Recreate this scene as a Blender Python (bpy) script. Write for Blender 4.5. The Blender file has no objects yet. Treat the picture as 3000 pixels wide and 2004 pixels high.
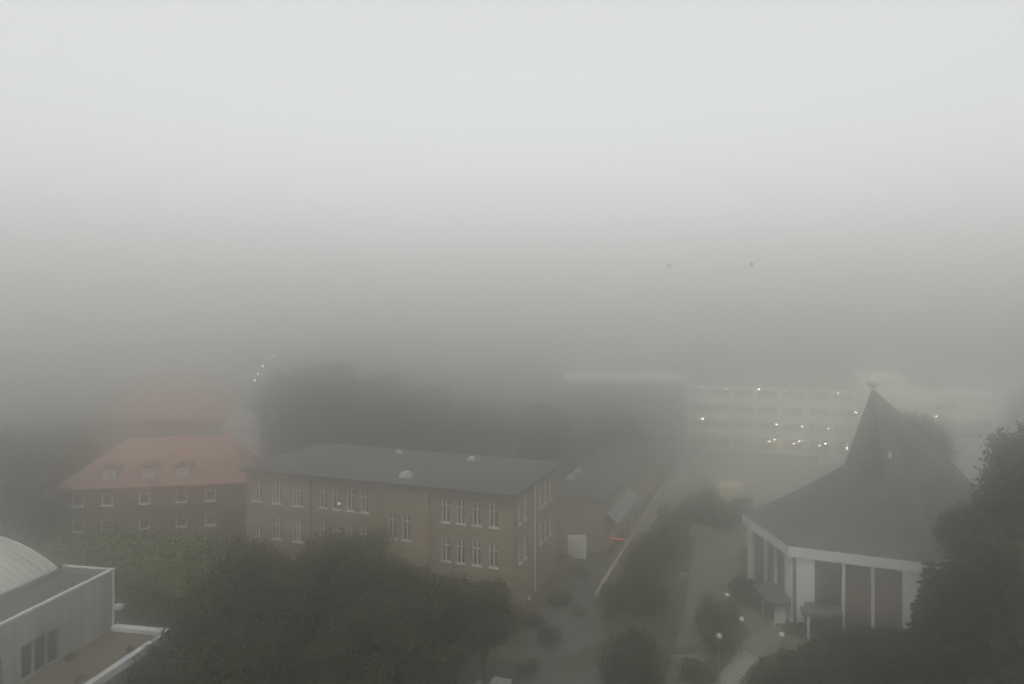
import bpy, bmesh, math, random
import numpy as np
from mathutils import Vector, Matrix

R = math.radians
SC = bpy.context.scene
COL = SC.collection
rng = random.Random(7)
CAM_Z = 33.0
F = 2200.0

def X(px, Y):                      # x of photo column px at distance Y
    return (px - 1500.0) / F * Y
def Z(py, Y):                      # height of photo row py at distance Y
    return CAM_Z - (py - 880.0) / F * Y
def G(px, py, z=0.0):              # ground point under a photo pixel
    Y = (CAM_Z - z) * F / (py - 880.0)
    return (X(px, Y), Y)

# ------------------------------------------------------------------ materials
MATS = {}
def mat(name, c1, c2=None, scale=1.0, rough=0.85, metal=0.0, spec=0.3, detail=5.0, stretch=None, bump=0.0, contrast=(0.35, 0.65), fine=0.0):
    if name in MATS: return MATS[name]
    m = bpy.data.materials.new(name); m.use_nodes = True
    nt = m.node_tree; b = nt.nodes['Principled BSDF']
    b.inputs['Roughness'].default_value = rough
    b.inputs['Metallic'].default_value = metal
    b.inputs['Specular IOR Level'].default_value = spec
    b.inputs['Base Color'].default_value = (*c1, 1)
    if c2 is not None:
        tc = nt.nodes.new('ShaderNodeTexCoord')
        mp = nt.nodes.new('ShaderNodeMapping')
        if stretch: mp.inputs['Scale'].default_value = stretch
        n = nt.nodes.new('ShaderNodeTexNoise'); n.inputs['Scale'].default_value = scale; n.inputs['Detail'].default_value = detail
        r = nt.nodes.new('ShaderNodeMapRange'); r.inputs[1].default_value, r.inputs[2].default_value = contrast
        mx = nt.nodes.new('ShaderNodeMix'); mx.data_type = 'RGBA'
        mx.inputs[6].default_value = (*c1, 1); mx.inputs[7].default_value = (*c2, 1)
        nt.links.new(tc.outputs['Object'], mp.inputs[0]); nt.links.new(mp.outputs[0], n.inputs['Vector'])
        nt.links.new(n.outputs[0], r.inputs[0]); nt.links.new(r.outputs[0], mx.inputs[0])
        out = mx.outputs[2]
        if fine > 0:
            n2 = nt.nodes.new('ShaderNodeTexNoise'); n2.inputs['Scale'].default_value = 6.0; n2.inputs['Detail'].default_value = 3
            r2 = nt.nodes.new('ShaderNodeMapRange'); r2.inputs[1].default_value = .3; r2.inputs[2].default_value = .7
            r2.inputs[3].default_value = 1 - fine; r2.inputs[4].default_value = 1 + fine
            mm = nt.nodes.new('ShaderNodeMix'); mm.data_type = 'RGBA'; mm.blend_type = 'MULTIPLY'; mm.inputs[0].default_value = 1
            nt.links.new(tc.outputs['Object'], n2.inputs['Vector']); nt.links.new(n2.outputs[0], r2.inputs[0])
            nt.links.new(out, mm.inputs[6]); nt.links.new(r2.outputs[0], mm.inputs[7]); out = mm.outputs[2]
        nt.links.new(out, b.inputs['Base Color'])
        if bump > 0:
            bp = nt.nodes.new('ShaderNodeBump'); bp.inputs['Strength'].default_value = bump
            nt.links.new(n.outputs[0], bp.inputs['Height']); nt.links.new(bp.outputs[0], b.inputs['Normal'])
    MATS[name] = m
    return m

def glow(name, col, strength):
    m = bpy.data.materials.new(name); m.use_nodes = True
    b = m.node_tree.nodes['Principled BSDF']
    b.inputs['Base Color'].default_value = (.03, .03, .03, 1)
    b.inputs['Emission Color'].default_value = (*col, 1)
    b.inputs['Emission Strength'].default_value = strength
    m.cycles.emission_sampling = 'NONE'
    return m

def leaf_mat(name, dark, light, scale=0.55):
    m = mat(name, dark, light, scale=scale, rough=0.75, spec=0.15, detail=3, contrast=(0.38, 0.62), fine=0.35)
    return m

M = dict(
    ground=mat('ground_soil', (.055, .058, .04), (.085, .08, .055), scale=.35, fine=.3),
    asphalt=mat('asphalt', (.075, .074, .068), (.11, .105, .095), scale=.25, rough=.6, fine=.2),
    parking=mat('parking_asphalt', (.22, .22, .20), (.27, .265, .24), scale=.15, rough=.6, fine=.15),
    paving=mat('paving', (.15, .145, .105), (.21, .20, .15), scale=.4, fine=.2),
    gravelpath=mat('gravel_path', (.12, .125, .085), (.17, .165, .115), scale=.3, fine=.25),
    lawn=mat('lawn', (.045, .055, .03), (.075, .08, .045), scale=.4, fine=.3),
    white_line=mat('road_paint', (.55, .55, .52), (.4, .4, .38), scale=2),
    panel=mat('white_panel', (.20, .212, .205), (.31, .325, .315), scale=.8, stretch=(1, 1, .18), rough=.6, fine=.05),
    seam=mat('panel_seam', (.16, .17, .17)),
    coping=mat('white_coping', (.66, .68, .68), (.50, .525, .525), scale=.9, rough=.5),
    barrel=mat('corrugated_sheet', (.42, .43, .385), (.31, .325, .29), scale=.5, stretch=(.4, 1.6, 1), rough=.5),
    tar=mat('tar_roof', (.045, .045, .042), (.095, .093, .085), scale=.5, fine=.2),
    gravel=mat('gravel_roof', (.10, .072, .045), (.14, .115, .075), scale=.25, detail=8, fine=.5, bump=.3),
    glass=mat('dark_glass', (.025, .028, .03), rough=.15, spec=.5),
    dimglass=mat('office_glass', (.10, .11, .11), rough=.2, spec=.5),
    whiteframe=mat('white_frame', (.86, .87, .86), (.78, .79, .78), scale=2, rough=.5),
    school=mat('yellow_brick', (.18, .142, .095), (.29, .235, .165), scale=.5, stretch=(1, 1, .45), fine=.18),
    band=mat('sandstone_band', (.17, .14, .09), (.22, .18, .115), scale=.8, fine=.15),
    cornice=mat('dark_cornice', (.07, .065, .055), (.095, .09, .075), scale=.8),
    schoolroof=mat('grey_roofing', (.055, .057, .057), (.082, .084, .084), scale=.2, fine=.1, rough=.6),
    dome=mat('skylight_plastic', (.56, .57, .55), (.48, .49, .47), scale=2, rough=.35),
    redtile=mat('red_roof_tiles', (.20, .115, .095), (.32, .19, .16), scale=.6, fine=.3, rough=.8),
    brownwall=mat('brown_render', (.07, .057, .045), (.125, .105, .083), scale=.5, fine=.12),
    palewall=mat('pale_render', (.56, .585, .575), (.48, .505, .495), scale=.3, fine=.08),
    cream=mat('cream_render', (.72, .71, .635), (.79, .78, .70), scale=.2, fine=.05),
    greywall=mat('grey_cladding', (.17, .175, .17), (.22, .225, .22), scale=.3),
    paleroof=mat('pale_roofing', (.56, .58, .57), (.48, .50, .49), scale=.3),
    chwhite=mat('white_concrete', (.80, .82, .80), (.70, .73, .71), scale=.5, fine=.05, rough=.7),
    chroof=mat('slate_roof', (.05, .052, .05), (.10, .10, .094), scale=.45, rough=.55, fine=.2),
    chglass=mat('chapel_glass', (.05, .05, .045), (.075, .07, .06), scale=.6, rough=.3),
    chbrick=mat('red_brick', (.14, .10, .078), (.185, .135, .108), scale=.8, fine=.25),
    copper=mat('copper_canopy', (.085, .105, .097), (.12, .145, .135), scale=.9, rough=.6, fine=.1),
    darkmetal=mat('dark_metal', (.05, .05, .05), rough=.5, metal=.3),
    greymetal=mat('grey_metal', (.42, .43, .42), rough=.5, metal=.2),
    globe=mat('opal_glass', (.80, .81, .79), rough=.3, spec=.5),
    stone=mat('step_stone', (.40, .40, .36), (.31, .31, .28), scale=.9, fine=.15),
    kerbwall=mat('pale_wall', (.48, .455, .37), (.38, .36, .29), scale=.7, fine=.2),
    bark=mat('bark', (.06, .05, .04), (.09, .075, .06), scale=3),
    carpaint=mat('silver_paint', (.55, .58, .60), rough=.3, metal=.3, spec=.5),
    tyre=mat('tyre_rubber', (.02, .02, .02), rough=.9),
    rim=mat('alloy_rim', (.4, .4, .41), rough=.4, metal=.7),
    redplastic=mat('red_plastic', (.5, .02, .02), rough=.4),
    feather=mat('dark_feathers', (.06, .06, .06), (.1, .1, .1), scale=8),
    yellow=mat('pale_yellow_panel', (.75, .66, .36), (.68, .6, .33), scale=.8),
    white=mat('white_paint', (.72, .74, .74), (.62, .64, .64), scale=.8),
    leaf_dark=leaf_mat('leaves_dark', (.015, .020, .011), (.052, .058, .032)),
    leaf_olive=leaf_mat('leaves_olive', (.042, .056, .024), (.10, .112, .050)),
    leaf_light=leaf_mat('leaves_light', (.070, .098, .038), (.150, .178, .078)),
    leaf_brown=leaf_mat('leaves_brown', (.040, .036, .020), (.095, .075, .038)),
    needle=leaf_mat('needles', (.014, .020, .015), (.032, .040, .028), scale=.8),
    lamp_warm=glow('lit_lamp_warm', (1.0, .90, .55), 38.0),
    lamp_dim=glow('lit_lamp_dim', (1.0, .95, .8), 18.0),
    lamp_far=glow('lit_lamp_far', (1.0, .96, .85), 16.0),
    lamp_room=glow('lit_room', (1.0, .82, .45), 2.6),
    room_dim=glow('lit_room_dim', (1.0, .74, .40), .09),
    red_light=glow('red_light', (1.0, .10, .06), 2.6),
    kiosk_light=glow('kiosk_light', (1.0, .90, .62), .75),
)

# ------------------------------------------------------------------ object helpers
def tag(o, label=None, cat=None, group=None, kind=None):
    if label: o['label'] = label
    if cat: o['category'] = cat
    if group: o['group'] = group
    if kind: o['kind'] = kind
    return o

def empty(name, loc, rz=0.0, label=None, cat=None, group=None):
    o = bpy.data.objects.new(name, None); COL.objects.link(o)
    o.location = loc; o.rotation_euler = (0, 0, rz); o.empty_display_size = .3
    return tag(o, label, cat, group)

def link_mesh(name, me, parent=None, loc=(0, 0, 0), rz=0.0):
    o = bpy.data.objects.new(name, me); COL.objects.link(o)
    o.parent = parent; o.location = loc; o.rotation_euler = (0, 0, rz)
    return o

class MB:
    def __init__(s): s.v = []; s.f = []
    def face(s, pts):
        i = len(s.v); s.v += [tuple(p) for p in pts]; s.f.append(tuple(range(i, i + len(pts))))
    def box(s, x0, x1, y0, y1, z0, z1, T=None):
        p = [(x0, y0, z0), (x1, y0, z0), (x1, y1, z0), (x0, y1, z0), (x0, y0, z1), (x1, y0, z1), (x1, y1, z1), (x0, y1, z1)]
        if T: p = [T(*q) for q in p]
        i = len(s.v); s.v += p
        for q in ((0, 3, 2, 1), (4, 5, 6, 7), (0, 1, 5, 4), (1, 2, 6, 5), (2, 3, 7, 6), (3, 0, 4, 7)):
            s.f.append(tuple(i + k for k in q))
    def prism(s, poly, z0, z1):
        n = len(poly)
        i = len(s.v)
        for z in (z0, z1):
            for p in poly: s.v.append((p[0], p[1], z if not callable(z) else z(*p)))
        s.f.append(tuple(i + n - 1 - k for k in range(n))); s.f.append(tuple(i + n + k for k in range(n)))
        for k in range(n):
            s.f.append((i + k, i + (k + 1) % n, i + n + (k + 1) % n, i + n + k))
    def tube(s, pts, rad, n=8, cap=True):
        rings = []
        pts = [Vector(p) for p in pts]
        for k, p in enumerate(pts):
            a = pts[max(k - 1, 0)]; b = pts[min(k + 1, len(pts) - 1)]
            d = (b - a).normalized()
            u = d.orthogonal().normalized() if k == 0 else (u - d * u.dot(d)).normalized()
            w = d.cross(u)
            r = rad[k] if isinstance(rad, (list, tuple)) else rad
            i = len(s.v)
            for j in range(n):
                t = 2 * math.pi * j / n
                s.v.append(tuple(p + (u * math.cos(t) + w * math.sin(t)) * r))
            rings.append(i)
        for a, b in zip(rings, rings[1:]):
            for j in range(n):
                s.f.append((a + j, a + (j + 1) % n, b + (j + 1) % n, b + j))
        if cap:
            s.f.append(tuple(rings[0] + n - 1 - j for j in range(n))); s.f.append(tuple(rings[-1] + j for j in range(n)))
    def lathe(s, prof, n=20, c=(0, 0, 0)):
        rings = []
        for r, z in prof:
            i = len(s.v)
            for j in range(n):
                t = 2 * math.pi * j / n
                s.v.append((c[0] + r * math.cos(t), c[1] + r * math.sin(t), c[2] + z))
            rings.append(i)
        for a, b in zip(rings, rings[1:]):
            for j in range(n): s.f.append((a + j, a + (j + 1) % n, b + (j + 1) % n, b + j))
        s.f.append(tuple(rings[0] + n - 1 - j for j in range(n))); s.f.append(tuple(rings[-1] + j for j in range(n)))
    def mesh(s, name, m, smooth=False):
        me = bpy.data.meshes.new(name); me.from_pydata(s.v, [], s.f)
        if m: me.materials.append(m)
        if smooth:
            for p in me.polygons: p.use_smooth = True
        me.update(); return me
    def build(s, name, m, parent=None, loc=(0, 0, 0), rz=0.0, smooth=False, bevel=0.0):
        o = link_mesh(name, s.mesh(name, m, smooth), parent, loc, rz)
        if bevel > 0:
            b = o.modifiers.new('bevel', 'BEVEL'); b.width = bevel; b.segments = 2; b.limit_method = 'ANGLE'
        return o

def part(parent, name, m, *boxes, bevel=0.0):
    mb = MB()
    for b in boxes: mb.box(*b)
    return mb.build(name, m, parent, bevel=bevel)

# walls with real openings.  side gives how (s, d, z) maps into the building's own axes: s along the wall, d inwards
def side(kind, c):
    if kind == 'front': return lambda s, d, z: (s, c + d, z)
    if kind == 'right': return lambda s, d, z: (c - d, s, z)
    if kind == 'left': return lambda s, d, z: (c + d, s, z)
    return lambda s, d, z: (s, c - d, z)

def wall(mb, T, s0, s1, z0, z1, holes=(), reveal=.28):
    ss = sorted({s0, s1, *[h[0] for h in holes], *[h[1] for h in holes]})
    zs = sorted({z0, z1, *[h[2] for h in holes], *[h[3] for h in holes]})
    for a, b in zip(ss, ss[1:]):
        for c, d in zip(zs, zs[1:]):
            m_, n_ = (a + b) / 2, (c + d) / 2
            if any(h[0] < m_ < h[1] and h[2] < n_ < h[3] for h in holes): continue
            mb.face([T(a, 0, c), T(b, 0, c), T(b, 0, d), T(a, 0, d)])
    for h in holes:
        a, b, c, d = h[:4]; r = reveal
        mb.face([T(a, 0, c), T(a, r, c), T(a, r, d), T(a, 0, d)]); mb.face([T(b, 0, c), T(b, 0, d), T(b, r, d), T(b, r, c)])
        mb.face([T(a, 0, c), T(b, 0, c), T(b, r, c), T(a, r, c)]); mb.face([T(a, 0, d), T(a, r, d), T(b, r, d), T(b, 0, d)])

# a window is frame bars > pane, sill.  Origin: middle of the opening's bottom edge, x along the wall, y inwards
WIN = {}
def window_kind(key, w, h, mull=(0,), trans=None, fr=.07, bar=.10, pane='glass', sill=True, depth=.16, fmat='whiteframe'):
    mb = MB(); a = w / 2
    y0, y1 = depth - .05, depth
    mb.box(-a, -a + fr, y0, y1, 0, h); mb.box(a - fr, a, y0, y1, 0, h)
    mb.box(-a + fr, a - fr, y0, y1, 0, fr); mb.box(-a + fr, a - fr, y0, y1, h - fr, h)
    for m_ in mull: mb.box(m_ - bar / 2, m_ + bar / 2, y0 - .015, y1 - .003, fr, h - fr)
    if trans: mb.box(-a + fr, a - fr, y0 - .008, y1 - .006, trans - bar / 2, trans + bar / 2)
    p = MB(); p.face([(-a, depth + .01, 0), (a, depth + .01, 0), (a, depth + .01, h), (-a, depth + .01, h)])
    s_ = None
    if sill:
        q = MB(); q.box(-a - .1, a + .1, -.12, depth - .06, -.12, -.004); s_ = q.mesh('sill', M['whiteframe'])
    WIN[key] = (mb.mesh('window', M[fmat]), p.mesh('pane', M[pane]), s_, w, h)

def window(parent, key, x, y, z, rz=0.0, label=None, lit=None):
    fm, pm, sm, w, h = WIN[key]
    o = link_mesh('window', fm, parent, (x, y, z), rz)
    p = link_mesh('pane', pm, o)
    if lit:
        p.data = pm.copy(); p.data.materials.clear(); p.data.materials.append(M[lit])
    if sm: link_mesh('sill', sm, o)
    if label: o['label'] = label
    return o

def hole(key, s, z):
    w, h = WIN[key][3:]; return (s - w / 2, s + w / 2, z, z + h)

# ------------------------------------------------------------------ ground
def smooth(t):
    t = min(1, max(0, t)); return t * t * (3 - 2 * t)
def H(x, y):                       # the lawn drops towards the street below the chapel steps
    return -2.6 * smooth((71.3 - y) / 4.2) * smooth((25.0 - x) / 3.0)

def axis(lo, hi, a, b, step):
    out = [lo]
    t = a
    k = [lo + (a - lo) * q for q in (.5, .8)]
    out += k
    while t <= b + 1e-6: out.append(t); t += step
    out += [b + (hi - b) * q for q in (.2, .5, 1)]
    return out
xs = axis(-1390, 1390, -60, 90, 3.0); ys = axis(-690, 1390, 30, 100, 2.0)
me = bpy.data.meshes.new('ground')
me.from_pydata([(x, y, H(x, y) - .02) for y in ys for x in xs], [],
               [(j * len(xs) + i, j * len(xs) + i + 1, (j + 1) * len(xs) + i + 1, (j + 1) * len(xs) + i)
                for j in range(len(ys) - 1) for i in range(len(xs) - 1)])
me.materials.append(M['ground'])
tag(link_mesh('ground', me), kind='structure')

def strip(name, m, left, right, dz, n=24):
    """a sheet between two edge lines, lying on the ground"""
    mb = MB()
    def lerp(L, t):
        k = min(int(t * (len(L) - 1)), len(L) - 2); u = t * (len(L) - 1) - k
        return (L[k][0] + (L[k + 1][0] - L[k][0]) * u, L[k][1] + (L[k + 1][1] - L[k][1]) * u)
    N = 6
    for i in range(n + 1):
        a, b = lerp(left, i / n), lerp(right, i / n)
        for j in range(N + 1):
            x = a[0] + (b[0] - a[0]) * j / N; y = a[1] + (b[1] - a[1]) * j / N
            mb.v.append((x, y, H(x, y) + dz))
    for i in range(n):
        for j in range(N):
            q = i * (N + 1) + j
            mb.f.append((q, q + 1, q + N + 2, q + N + 1))
    o = mb.build(name, m, smooth=True); o['kind'] = 'structure'
    return o

GV = Vector((.354, .935)); GU = Vector((.935, -.354)); GRZ = math.atan2(-.354, .935)
# lawn, street, lane, parking lot, paths
strip('lawn', M['lawn'], [(10, 62), (14, 80), (30, 122)], [(60, 62), (60, 80), (62, 112)], .03)
strip('street', M['asphalt'], [(-40, 69), (-20, 63), (8, 53)], [(-40, 76), (-16, 69), (12, 59)], .05, n=30)
strip('lane', M['asphalt'], [(-1, 60), (2.2, 76), (8, 93), (13.0, 97), (30, 142)], [(9.0, 62), (9.0, 83), (16.6, 104), (19, 111), (30.6, 142)], .06, n=30)
strip('parking_lot', M['parking'], [(17.5, 107), (28, 137), (37, 163)], [(80, 84), (86, 112), (92, 145)], .045, n=20)
strip('gravel_path', M['gravelpath'], [(12.6, 60), (13.4, 65), (19, 82), (27, 110)], [(16.2, 60), (16.0, 65), (24.5, 84), (34.5, 110)], .07, n=30)
pv = [G(2160, 1905), G(2200, 1862), G(2165, 1800), G(2180, 1785), G(2232, 1790), G(2300, 1856), G(2400, 1890), G(2385, 1912), G(2300, 1912), G(2232, 1928)]
mb = MB(); mb.face([(p[0], p[1], .075) for p in pv])
tag(mb.build('chapel_forecourt', M['paving']), kind='structure')
mb = MB()
for k in range(9):
    p = Vector((33, 139)) + GU * (2.6 * k * 1.6); q = p - GV * 5.2
    w = GU * .06
    mb.face([(*(p - w), .052), (*(p + w), .052), (*(q + w), .052), (*(q - w), .052)])
tag(mb.build('parking_markings', M['white_line']), kind='structure')

# hills far behind, all but lost in the fog
mb = MB()
N = 40
for i in range(N + 1):
    x = 20 + 500 * i / N
    h = 30 * smooth(i / 14) * (0.85 + .15 * math.sin(i * .9))
    for j, (yy, hh) in enumerate(((215, -.5), (250, .45), (300, .85), (380, 1.0), (600, .9))):
        mb.v.append((x, yy + 8 * math.sin(i * .7 + j), max(-.5, h * hh)))
for i in range(N):
    for j in range(4):
        q = i * 5 + j; mb.f.append((q, q + 5, q + 6, q + 1))
tag(mb.build('hill', mat('hill_wood', (.03, .04, .02), (.06, .07, .035), scale=.15), smooth=True), kind='structure')

# ------------------------------------------------------------------ trees
def crown_mesh(name, m, rx, rz, seed, n, leaf=.34, lobes=16, compact=False, ground=False):
    """leaf-sized faces spread through lobes of an uneven crown; origin at the crown's centre"""
    r = np.random.default_rng(seed)
    L = []
    for k in range(lobes):
        d = r.normal(size=3); d /= np.linalg.norm(d)
        q = r.uniform(.25, .52) if compact else r.uniform(.35, .78)
        c = d * q * np.array([rx, rx, rz])
        s = r.uniform(.46, .6) if compact else r.uniform(.30, .56)
        L.append((c, s * rx, s * rz * r.uniform(.75, 1.1)))
    P = []; Nn = []
    per = n // lobes + 1
    for c, a, b in L:
        d = r.normal(size=(per, 3)); d /= np.linalg.norm(d, axis=1)[:, None]
        rad = r.uniform(.25, 1.12, per) ** .5
        rad *= 1 + .16 * np.sin(d[:, 0] * 7 + seed) * np.sin(d[:, 2] * 6 + c[0]) + r.normal(0, .09, per)
        p = c + d * rad[:, None] * np.array([a, a, b])
        keep = np.sin(p[:, 0] * 2.1 + seed) * np.sin(p[:, 1] * 2.3 + 1.3) * np.sin(p[:, 2] * 2.6 + .7) > -.33
        P.append(p[keep]); Nn.append(d[keep])
    P = np.concatenate(P); Nn = np.concatenate(Nn)
    if ground:
        keep = P[:, 2] > -rz * .96; P = P[keep]; Nn = Nn[keep]
    k = len(P)
    nn = Nn + r.normal(0, .55, (k, 3)); nn[:, 2] += .25
    nn /= np.linalg.norm(nn, axis=1)[:, None]
    t = np.cross(nn, r.normal(size=(k, 3))); t /= np.linalg.norm(t, axis=1)[:, None]
    w = np.cross(nn, t)
    s = leaf * r.uniform(.55, 1.25, k)[:, None]
    V = np.stack([P - t * s, P + w * s * .55, P + t * s, P - w * s * .55], axis=1).reshape(-1, 3)
    me = bpy.data.meshes.new(name)
    me.vertices.add(4 * k); me.vertices.foreach_set('co', V.astype(np.float32).ravel())
    me.loops.add(4 * k); me.loops.foreach_set('vertex_index', np.arange(4 * k, dtype=np.int32))
    me.polygons.add(k); me.polygons.foreach_set('loop_start', np.arange(0, 4 * k, 4, dtype=np.int32))
    me.polygons.foreach_set('loop_total', np.full(k, 4, dtype=np.int32))
    me.materials.append(m); me.update(calc_edges=True); me.validate()
    return me, [c for c, a, b in L]

def trunk_mesh(h, rx, rz, lobes, r0):
    """tapered trunk with limbs reaching into the crown; origin at the foot, crown centre at height h"""
    mb = MB()
    mb.tube([(0, 0, -.3), (.05, .02, h * .3), (-.05, .08, h * .65), (.05, 0, h), (0, 0, h + rz * .5)], [r0 * 1.35, r0, r0 * .8, r0 * .55, r0 * .15], n=9)
    for c in lobes[:9]:
        a = (0, 0, h * .55 + rng.random() * h * .3)
        e = (c[0] * .9, c[1] * .9, h + c[2] * .9)
        mid = ((a[0] + e[0]) * .42, (a[1] + e[1]) * .42, (a[2] + e[2]) * .5 - .2)
        mb.tube([a, mid, e], [r0 * .45, r0 * .3, r0 * .08], n=6)
    return mb.mesh('trunk', M['bark'], smooth=True)

KINDS = {}
def tree_kind(key, leafm, rx, rz, seed, n, leaf, lobes=16):
    cm, lb = crown_mesh('crown', M[leafm], rx, rz, seed, n, leaf, lobes)
    KINDS[key] = (cm, lb, rx, rz)
# unit crowns are modelled at true size and only turned / mildly scaled
tree_kind('dark_a', 'leaf_dark', 5.2, 4.6, 3, 24000, .22, 20)
tree_kind('dark_b', 'leaf_dark', 4.2, 4.0, 8, 18000, .21, 17)
tree_kind('olive_a', 'leaf_olive', 5.0, 4.6, 14, 22000, .22, 19)
tree_kind('olive_b', 'leaf_olive', 3.6, 3.8, 21, 14000, .20, 15)
tree_kind('light_a', 'leaf_light', 5.4, 4.8, 31, 24000, .22, 20)
tree_kind('brown', 'leaf_brown', 5.0, 4.8, 52, 22000, .21, 19)
tree_kind('big', 'leaf_dark', 7.6, 7.4, 44, 22000, .36, 24)
TR = {}
def tree(px, top, Y, kind, label, group, scale=1.0, rz=None, name='broadleaf_tree', wide=1.0):
    cm, lb, rx, rzz = KINDS[kind]
    x = X(px, Y); zt = Z(top, Y); g = H(x, Y) if Y < 100 else 0
    hc = max(zt - rzz * scale * 1.0, rzz * scale * .8) - g           # crown centre above the foot
    o = empty(name, (x, Y, g - .02), rng.uniform(0, 6.28) if rz is None else rz, label, 'tree', group)
    link_mesh('crown', cm, o, (0, 0, hc)).scale = (scale * wide, scale * wide, scale)
    tk = (kind, round(hc, 1))
    if tk not in TR: TR[tk] = trunk_mesh(hc, rx, rzz, lb, .11 + .03 * rx)
    link_mesh('trunk', TR[tk], o)
    return o

G1 = 'trees in front of the school'
tree(350, 1532, 72, 'light_a', 'light green broad tree below the red-roofed house, widest of the pale trees', G1, 1.12)
tree(160, 1580, 79, 'light_a', 'light green rounded tree rising behind the corrugated barrel roof', G1, .85)
tree(560, 1552, 70, 'light_a', 'pale green tree standing in front of the school end wall', G1, .92)
tree(745, 1590, 64, 'dark_a', 'dark tree hiding the lower windows of the school left wing', G1, 1.0)
tree(930, 1568, 66, 'dark_a', 'tall dark tree before the narrow windows of the school', G1, .96)
tree(1075, 1530, 69, 'olive_b', 'slim olive tree poking up just left of the school arch', G1, .85, wide=.8)
tree(1215, 1628, 64, 'dark_b', 'dark tree under the arched window bay of the school', G1, 1.0)
tree(1330, 1655, 62, 'dark_b', 'dark tree under the right hand windows of the school', G1, .95)
tree(1420, 1680, 61, 'dark_b', 'dark tree with a straight edge against the school corner', G1, .72)
G2 = 'near trees along the bottom of the view'
tree(545, 1800, 54, 'dark_b', 'dark tree overhanging the corner of the gravel annex roof', G2, 1.0)
tree(690, 1750, 55, 'dark_a', 'dark near tree in the lower left, right of the gravel roof', G2, 1.0)
tree(880, 1738, 55, 'dark_a', 'dark near tree in the middle of the lower tree belt', G2, 1.02)
tree(1070, 1742, 56, 'dark_a', 'dark near tree below the arched bay of the school', G2, .95)
tree(1215, 1775, 57, 'dark_b', 'dark near tree left of the parked silver car', G2, 1.0)
tree(470, 1935, 44, 'dark_b', 'nearest dark tree at the bottom edge, tight against the annex parapet', G2, .85)
tree(640, 1880, 47, 'dark_b', 'nearest dark tree at the bottom edge, second from the annex parapet', G2, 1.0)
tree(790, 1890, 47, 'dark_b', 'nearest dark tree at the bottom edge, second from the right of its row', G2, 1.0)
tree(985, 1895, 48, 'dark_b', 'nearest dark tree at the bottom edge, furthest from the annex', G2, 1.0)
G3 = 'tall trees looming behind the school'
tree(862, 1085, 146, 'big', 'tall tree dim in fog behind the school, beside the pale house', G3, 1.2)
tree(985, 1072, 150, 'big', 'tallest foggy tree behind the middle of the school roof', G3, 1.22)
tree(1120, 1100, 153, 'big', 'tall foggy tree behind the school arch bay', G3, 1.15)
tree(1270, 1145, 156, 'big', 'foggy tree behind the right half of the school roof', G3, 1.1)
tree(1420, 1180, 156, 'big', 'foggy tree left of the annex roof', G3, .9)
tree(1580, 1185, 148, 'big', 'foggy tree directly behind the annex roof domes', G3, .85)
tree(1800, 1215, 143, 'big', 'foggy tree in front of the dark block with pale roof edge', G3, .8)
G4 = 'foggy trees at the far left'
tree(30, 1255, 112, 'big', 'dim tree at the left edge of the view, far from the red roof', G4, .85)
tree(150, 1275, 118, 'big', 'dim tree left of the red roof hip', G4, .8)
tree(215, 1245, 135, 'big', 'very faint tree behind the left hip of the red roof', G4, .8)
tree(60, 1400, 92, 'dark_a', 'dim tree between the barrel roof and the red-roofed house', G4, 1.0)
G5 = 'trees behind the chapel'
tree(2680, 1206, 106, 'dark_a', 'dark tree rising behind the right slope of the chapel spire', G5, 1.0)
tree(2722, 1240, 108, 'dark_b', 'smaller dark tree behind the chapel, beside the pale block', G5, .8)
G6 = 'small trees between lane and path'
tree(1815, 1772, 80, 'olive_b', 'small olive tree beside the end of the pale kerb wall', G6, .55)
tree(1885, 1650, 88, 'dark_b', 'small dark tree by the middle of the pale kerb wall', G6, .6)
tree(1925, 1585, 96, 'dark_b', 'small dark tree on the verge near the red barrier', G6, .6)
tree(1975, 1520, 104, 'olive_b', 'small olive tree towards the far end of the kerb wall', G6, .7)
tree(2050, 1470, 112, 'dark_b', 'dark bushy tree at the corner of the parking lot', G6, .72)
tree(2135, 1488, 108, 'dark_b', 'dark bushy tree just below the yellow kiosk', G6, .6)
tree(2078, 1752, 74, 'olive_b', 'small leafy tree left of the chapel forecourt lamps', G6, .6, wide=.72)
tree(1900, 1745, 80, 'dark_b', 'small dark tree above the big round bush', G6, .5)

# bushes: foliage > nothing, short stems below
BK = {}
def bush_kind(key, leafm, rx, rz, seed, n, leaf, compact=False):
    BK[key] = (crown_mesh('foliage', M[leafm], rx, rz, seed, n, leaf, 14, compact, ground=True)[0], rx, rz)
bush_kind('round', 'leaf_dark', 2.9, 2.2, 5, 17000, .15, True)
bush_kind('low', 'leaf_olive', 1.7, 1.0, 9, 4500, .15)
bush_kind('lowdark', 'leaf_dark', 2.0, 1.3, 12, 5500, .16)
def bush(x, y, kind, label, group, scale=1.0, sz=1.0, rz=None, name='bush'):
    fm, rx, rzz = BK[kind]; g = H(x, y) if y < 100 else 0
    o = empty(name, (x, y, g - .02), rng.uniform(0, 6.28) if rz is None else rz, label, 'bush', group)
    c = link_mesh('foliage', fm, o, (0, 0, rzz * scale * sz * .95)); c.scale = (scale, scale, scale * sz)
    mb = MB()
    for k in range(5):
        a = k * 1.26
        mb.tube([(.1 * math.cos(a), .1 * math.sin(a), -.1), (.5 * rx * scale * math.cos(a), .5 * rx * scale * math.sin(a), rzz * scale * sz)], [.05, .02], n=5)
    mb.build('stem', M['bark'], o)
    return o
B1 = 'bushes by the lane and the steps'
bush(X(1858, 65.5), 65.5, 'round', 'big round dark bush at the bottom, left of the gravel path', B1, 1.12, 1.5)
bush(X(2120, 76), 76, 'low', 'loose olive bush beside the second globe lamp', B1, 1.0, 1.2)
bush(X(2105, 71), 70.5, 'lowdark', 'dark bush behind the tallest globe lamp post', B1, .8)
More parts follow.
